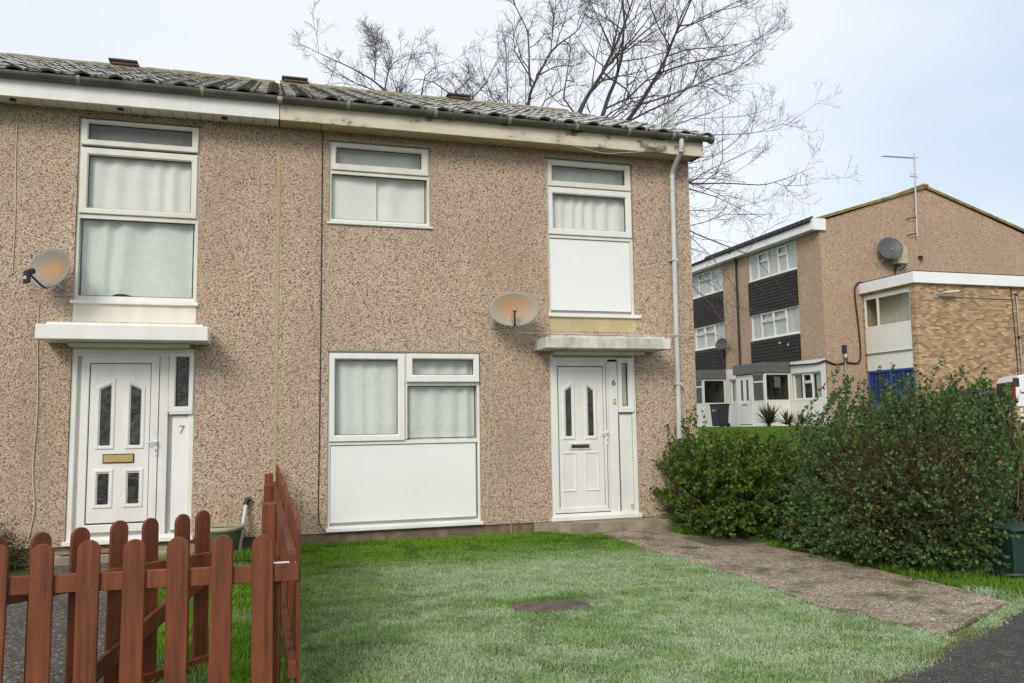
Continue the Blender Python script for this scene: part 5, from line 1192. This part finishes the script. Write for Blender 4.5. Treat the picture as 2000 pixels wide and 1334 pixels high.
# lamp, pipes and conduit on the brick wall
t = thing('floodlight', 'grey floodlight high on the yellow brick wall', 'light fitting', (24.55, YE, 6.03))
B(24.42, 24.62, YE-.06, YE-.002, 5.92, 6.16, .01).build('back_box', 'steel', t); MB().tube([(24.56, YE-.06, 6.05), (24.75, YE-.3, 6.08)], .03, 6).build('arm', 'steel', t)
MB().box(-.02, .62, -.10, .10, -.03, .03, .02, Matrix.Translation((24.70, YE-.30, 6.10)) @ Matrix.Rotation(-.10, 4, 'Y')).build('lamp_head', 'white_plastic', t)
cable('thin conduit along the top of the yellow brick wall', [(24.62, YE-.02, 6.0), (26, YE-.02, 5.99), (27.5, YE-.02, 5.98), (30, YE-.02, 5.98)], .02, 'joint_grey', 'conduit', 5)
cable('dark cable down the yellow brick wall near the right edge', [(28.25, YE-.02, 6.5), (28.28, YE-.02, 5), (28.30, YE-.02, 2.5)], .018, 'dark_cable')
t = thing('wall_pipe', 'grey vertical pipe on the yellow brick wall at right edge', 'pipe', (28.45, YE, 2))
MB().tube([(28.45, YE-.06, 6.15), (28.48, YE-.06, 2.0)], .035, 8).build('pipe', 'steel', t)
for z in (6.1, 4.4, 2.9): MB().tube([(28.45, YE-.06, z), (28.45, YE-.06, z+.1)], .05, 8).build('joint', 'vent_dark', t)
# gable fittings: dish, box, aerial, cable, meter
dish('satellite_dish', (24.75, YB-.45, 8.40), (-.35, -.9, .28), .50, .50, 'dish_dark', (24.35, YB, 7.80), 'dark grey satellite dish high on the gable of the flats', 'stub', 'satellite dishes', .10)
t = thing('wall_box', 'cream equipment box on brackets high on the gable', 'box', (25.35, YB, 7.9))
B(25.10, 25.68, YB-.40, YB-.06, 7.78, 8.52, .02).build('case', 'box_cream', t)
for x in (25.2, 25.58): MB().tube([(x, YB, 7.55), (x, YB-.36, 7.72), (x, YB-.36, 7.78)], .02, 6).build('bracket', 'black_plastic', t)
MB().tube([(25.3, YB-.1, 7.78), (25.28, YB-.05, 7.4)], .03, 6).build('cable_tail', 'black_plastic', t)
t = thing('vent_pipe', 'small black pipe stub on the gable right of the cream box', 'pipe', (26.35, YB, 8.1)); MB().tube([(26.62, YB, 8.18), (26.60, YB-.16, 8.15)], .07, 10).build('stub', 'black_plastic', t); MB().tube([(26.60, YB-.16, 8.15), (26.60, YB-.18, 8.02)], .05, 10).build('elbow', 'black_plastic', t)
t = thing('tv_aerial', 'tall white aerial mast bracketed to the gable of the flats', 'aerial', (26.40, YB-.15, 9.2))
MB().tube([(26.42, YB-.16, 9.05), (26.55, YB-.16, 12.68)], .035, 8).build('mast', 'pipe_white', t)
for z in (9.15, 9.85): MB().tube([(26.05, YB, z-.05), (26.10, YB-.14, z-.03), (26.43, YB-.17, z+.02)], .022, 6).build('bracket', 'black_plastic', t)
ba, bb = Vector(photo(1725, 305, YB-.7)), Vector(photo(1787, 309, YB-.1)); MB().tube([ba, bb], .018, 6).build('boom', 'joint_grey', t); MB().tube([(26.15, YB-.3, 11.62), (26.75, YB-.05, 11.72)], .015, 6).build('boom', 'joint_grey', t)
for k in range(12):
    p = ba.lerp(bb, k/11); MB().tube([p+Vector((.07, -.16, -.02)), p+Vector((-.07, .16, .02))], .008, 5).build('element', 'joint_grey', t)
for k in (-1, 1): MB().tube([(26.1, YB-.32, 11.66+k*.07), (26.8, YB-.05, 11.72+k*.07)], .01, 5).build('element', 'joint_grey', t)
cable('thick black cable looping from the stair block roof across to the porch', [(23.62, YB-.05, 6.96), (23.35, YB-.04, 6.92), (23.18, YB-.04, 6.5), (23.28, YB-.04, 5.0), (23.30, YB-.04, 4.0), (23.15, YB-.04, 3.62), (22.6, YB-.04, 3.62), (22.1, YB-.04, 3.55), (21.7, YB-.05, 3.65), (21.57, YB-.03, 3.70), (21.55, 18.6, 3.62), (21.54, 20.3, 3.66)], .035, 'dark_cable')
t = thing('meter_box', 'small black fitting above a grey pipe on the gable', 'fitting', (22.7, YB, 3.9))
B(22.42, 22.58, YB-.14, YB-.002, 4.02, 4.34, .02).build('black_case', 'black_plastic', t); MB().lathe([(.0, -.14), (.09, -.10), (.11, 0), (.07, .12), (0, .13)], 12, Matrix.Translation((22.52, YB-.11, 3.86))).build('glass_lamp', 'steel', t); MB().tube([(22.52, YB-.05, 3.62), (22.52, YB-.05, 1.2)], .045, 8).build('pipe', 'steel', t)
dish('satellite_dish', (XB-.45, 25.2, 5.05), (-.9, -.4, .25), .34, .30, 'dish_dark', (XB-.06, 25.25, 4.9), 'dark satellite dish on the side wall of the flats among the twigs', 'stub', 'satellite dishes', .07)
# wheelie bin and yucca in front of the porch
zb = float(gz(19.6, 22.9))
t = thing('wheelie_bin', 'black wheelie bin standing by the nearest glazed porch', 'bin', (19.75, 23.15, zb))
mb = MB(); w0, w1 = .23, .29; vs = [(19.75+sx*w, 23.15+sy*(w+.06), z) for z, w in ((zb+.05, w0), (zb+1.0, w1)) for sx, sy in ((-1, -1), (1, -1), (1, 1), (-1, 1))]
mb.add(vs, [(3, 2, 1, 0), (4, 5, 6, 7)]+[(k, (k+1) % 4, (k+1) % 4+4, k+4) for k in range(4)]); mb.build('body', 'bin_black', t)
B(19.42, 20.08, 22.76, 23.54, zb+1.0, zb+1.07, .03).build('lid', 'bin_black', t); MB().tube([(20.08, 22.9, zb+.98), (20.12, 22.9, zb+1.0), (20.12, 23.4, zb+1.0)], .018, 6).build('handle', 'bin_black', t)
for y in (22.88, 23.42): MB().tube([(20.0, y-.03, zb+.10), (20.0, y+.03, zb+.10)], .10, 14).build('wheel', 'tyre', t)
B(19.455, 19.47, 23.05, 23.3, zb+.72, zb+.82).build('label_patch', 'joint_grey', t)
t = thing('yucca', 'spiky green yucca in front of the white ground floor wall', 'plant', (19.75, 19.35, 1.0))
zg = float(gz(19.75, 19.35)); V = []; Fc = []; Cc = []
def spikes(c, n, ln, col0, wd=.03):
    for k in range(n):
        a = rng.uniform(0, 2*np.pi); el = rng.uniform(.15, 1.45); d = A3([math.cos(a)*math.cos(el), math.sin(a)*math.cos(el), math.sin(el)]); l = ln*rng.uniform(.7, 1.1); s_ = np.cross(d, A3([0, 0, 1.])); s_ /= np.linalg.norm(s_)+1e-6
        P0 = c; P1 = c+d*l*.55; P2 = c+d*l+A3([0, 0, -.10*l*math.cos(el)]); o = len(V); V.extend([P0-s_*wd*.5, P0+s_*wd*.5, P1+s_*wd, P1-s_*wd, P2]); Fc.extend([(o, o+1, o+2), (o, o+2, o+3), (o+3, o+2, o+4)]); cj = col0*rng.uniform(.6, 1.5); Cc.extend([cj]*5)
spikes(A3([19.75, 19.35, zg+.15]), 110, 1.0, A3([.075, .095, .03])); npmesh('leaves', V, Fc, 'leaf', t, col=A3(Cc), kind='stuff'); MB().tube([(19.75, 19.35, zg-.05), (19.75, 19.35, zg+.25)], .07, 8).build('stem', 'soil', t)
V = []; Fc = []; Cc = []
t = thing('garden_plant', 'low brownish plant right of the yucca', 'plant', (20.2, 18.6, 1.0)); spikes(A3([20.2, 18.75, zg+.1]), 90, .75, A3([.10, .08, .03]), .02); spikes(A3([20.5, 18.2, zg+.1]), 80, .6, A3([.08, .085, .03]), .02); npmesh('leaves', V, Fc, 'leaf', t, col=A3(Cc), kind='stuff'); MB().tube([(20.2, 18.7, zg-.05), (20.25, 18.6, zg+.15)], .05, 6).build('stem', 'soil', t)

# ------------------------------------------------------------------ low screen wall and parked vehicles
lw = thing('low_wall', 'low yellow brick garden wall with gaps at the right edge', 'wall', (23, 10.2, .7)); YL = 10.2
BM = MB().box(0, .215, 0, .10, 0, .075, .006).mesh('brick', 'brick_piece'); z = .76; row = 0
while z < 1.56:
    x = 21.75+(.11 if row % 2 else 0); k = 0
    while x < 24.1:
        gap = (row >= 3 and (k % 2 == 0) and row % 2 == 1)
        if not gap:
            o = link('brick', BM, lw, (x+random.uniform(-.004, .004), YL+random.uniform(-.004, .004), z)); o.matrix_parent_inverse = Matrix.Translation(-lw.location)
        x += .225; k += 1
    z += .086; row += 1
B(21.77, 24.25, YL+.02, YL+.08, .5, 1.05).build('backing', 'mortar', lw)
for k in range(4): B(21.7+k*.64, 21.7+k*.64+.63, YL-.06, YL+.17, z, z+.07, .008).build('coping', 'concrete', lw)
def wheel(par, x, y, z, r, w=.2, ax='y'):
    d = (0, w/2, 0) if ax == 'y' else (w/2, 0, 0); p = Vector((x, y, z)); o = MB().tube([p-Vector(d), p+Vector(d)], r, 24).build('wheel', 'tyre', par); MB().tube([p-Vector(d)*1.04, p+Vector(d)*1.04], r*.6, 16).build('rim', 'steel', o)
# white van, rear to the left, side towards the camera
vx, vy, vz = 23.6, 11.2, .78
t = thing('white_van', 'white panel van behind the low wall at the right edge', 'van', (vx, vy, vz))
pf = [(vx, vz+.35), (vx+.02, vz+1.0), (vx+.10, vz+1.75), (vx+.22, vz+1.93), (vx+.5, vz+1.98), (vx+3.0, vz+1.98), (vx+3.3, vz+1.90), (vx+3.95, vz+1.25), (vx+4.75, vz+1.02), (vx+4.95, vz+.75), (vx+4.95, vz+.35), (vx+4.4, vz+.28), (vx+.3, vz+.28)]
mb = MB(); n = len(pf)
def sec(y, k): return [(vx+2.45+(x-vx-2.45)*(1 if k == 1 else .985), y, vz+.28+(z_-vz-.28)*(1.0 if k == 1 else .975)) for x, z_ in pf]
L_ = [sec(vy, .97), sec(vy+.06, 1), sec(vy+1.84, 1), sec(vy+1.9, .97)]; vs = sum(L_, [])
mb.add(vs, [tuple(range(n)), tuple(range(4*n-1, 3*n-1, -1))]); mb.add(vs, [(i*n+k, (i+1)*n+k, (i+1)*n+(k+1) % n, i*n+(k+1) % n) for i in range(3) for k in range(n)]); mb.build('body', 'car_white', t)
MB().prism([(vx+.02, vz+1.02), (vx+.085, vz+1.72), (vx+.14, vz+1.72), (vx+.14, vz+1.02)], vy+.15, vy+1.75).build('rear_window', 'black_plastic', t)
for y in (vy-.006, vy+1.80): B(vx-.03, vx+.10, y, y+.11, vz+.75, vz+1.55, .01).build('tail_light', 'red_lens', t)
B(vx+.03, vx+.22, vy-.008, vy+.02, vz+1.55, vz+1.85, .01).build('corner_pillar', 'black_plastic', t)
MB().prism([(vx+3.1, vz+1.2), (vx+3.1, vz+1.75), (vx+3.35, vz+1.72), (vx+3.82, vz+1.22)], vy-.004, vy+.02).build('side_window', 'black_plastic', t)
B(vx+.9, vx+4.2, vy-.008, vy+.02, vz+.62, vz+.72, .004).build('rub_strip', 'black_plastic', t); B(vx-.06, vx+.2, vy+.05, vy+1.85, vz+.32, vz+.56, .03).build('bumper', 'black_plastic', t)
for x in (vx+.85, vx+4.0):
    for y in (vy+.12, vy+1.78): wheel(t, x, y, vz+.33, .33)
t.rotation_euler = (0, 0, R_(-30))
# dark hatchback, rear towards the camera
cx_, cy_, cz_ = 24.0, 14.0, .95
t = thing('dark_car', 'dark grey car behind the shrub and low wall beside the van', 'car', (cx_, cy_, cz_))
pf = [(cy_+.02, cz_+.30), (cy_, cz_+.62), (cy_+.10, cz_+.95), (cy_+.55, cz_+1.36), (cy_+.85, cz_+1.45), (cy_+2.2, cz_+1.46), (cy_+2.45, cz_+1.40), (cy_+3.1, cz_+.98), (cy_+4.0, cz_+.85), (cy_+4.1, cz_+.6), (cy_+4.05, cz_+.28), (cy_+.3, cz_+.24)]
mb = MB(); n = len(pf); L_ = []
for xo, k in ((-.87, 0), (-.80, 1), (-.60, 2), (.60, 2), (.80, 1), (.87, 0)):
    L_.append([(cx_+xo, y, min(z_, cz_+(.88 if k == 0 else 1.12 if k == 1 else 9))) for y, z_ in pf])
vs = sum(L_, []); mb.add(vs, [tuple(range(n)), tuple(range(6*n-1, 5*n-1, -1))]); mb.add(vs, [(i*n+k, (i+1)*n+k, (i+1)*n+(k+1) % n, i*n+(k+1) % n) for i in range(5) for k in range(n)], True); mb.build('body', 'car_dark', t)
MB().prism([(cy_+.085, cz_+.98), (cy_+.49, cz_+1.335), (cy_+.52, cz_+1.32), (cy_+.12, cz_+.97)], cx_-.58, cx_+.58, 'x').build('rear_window', 'black_plastic', t)
for x in (cx_-.82, cx_+.54): B(x, x+.28, cy_-.02, cy_+.14, cz_+.70, cz_+.90, .02).build('tail_light', 'red_lens', t)
B(cx_-.24, cx_+.24, cy_-.012, cy_+.05, cz_+.52, cz_+.63, .004).build('number_plate', 'brass', t); B(cx_-.85, cx_+.85, cy_-.06, cy_+.1, cz_+.28, cz_+.50, .04).build('bumper', 'car_dark', t)
for x in (cx_-.76, cx_+.76):
    for y in (cy_+.75, cy_+3.3): wheel(t, x, y, cz_+.30, .30, .18, 'x')
t.rotation_euler = (0, 0, R_(-90))
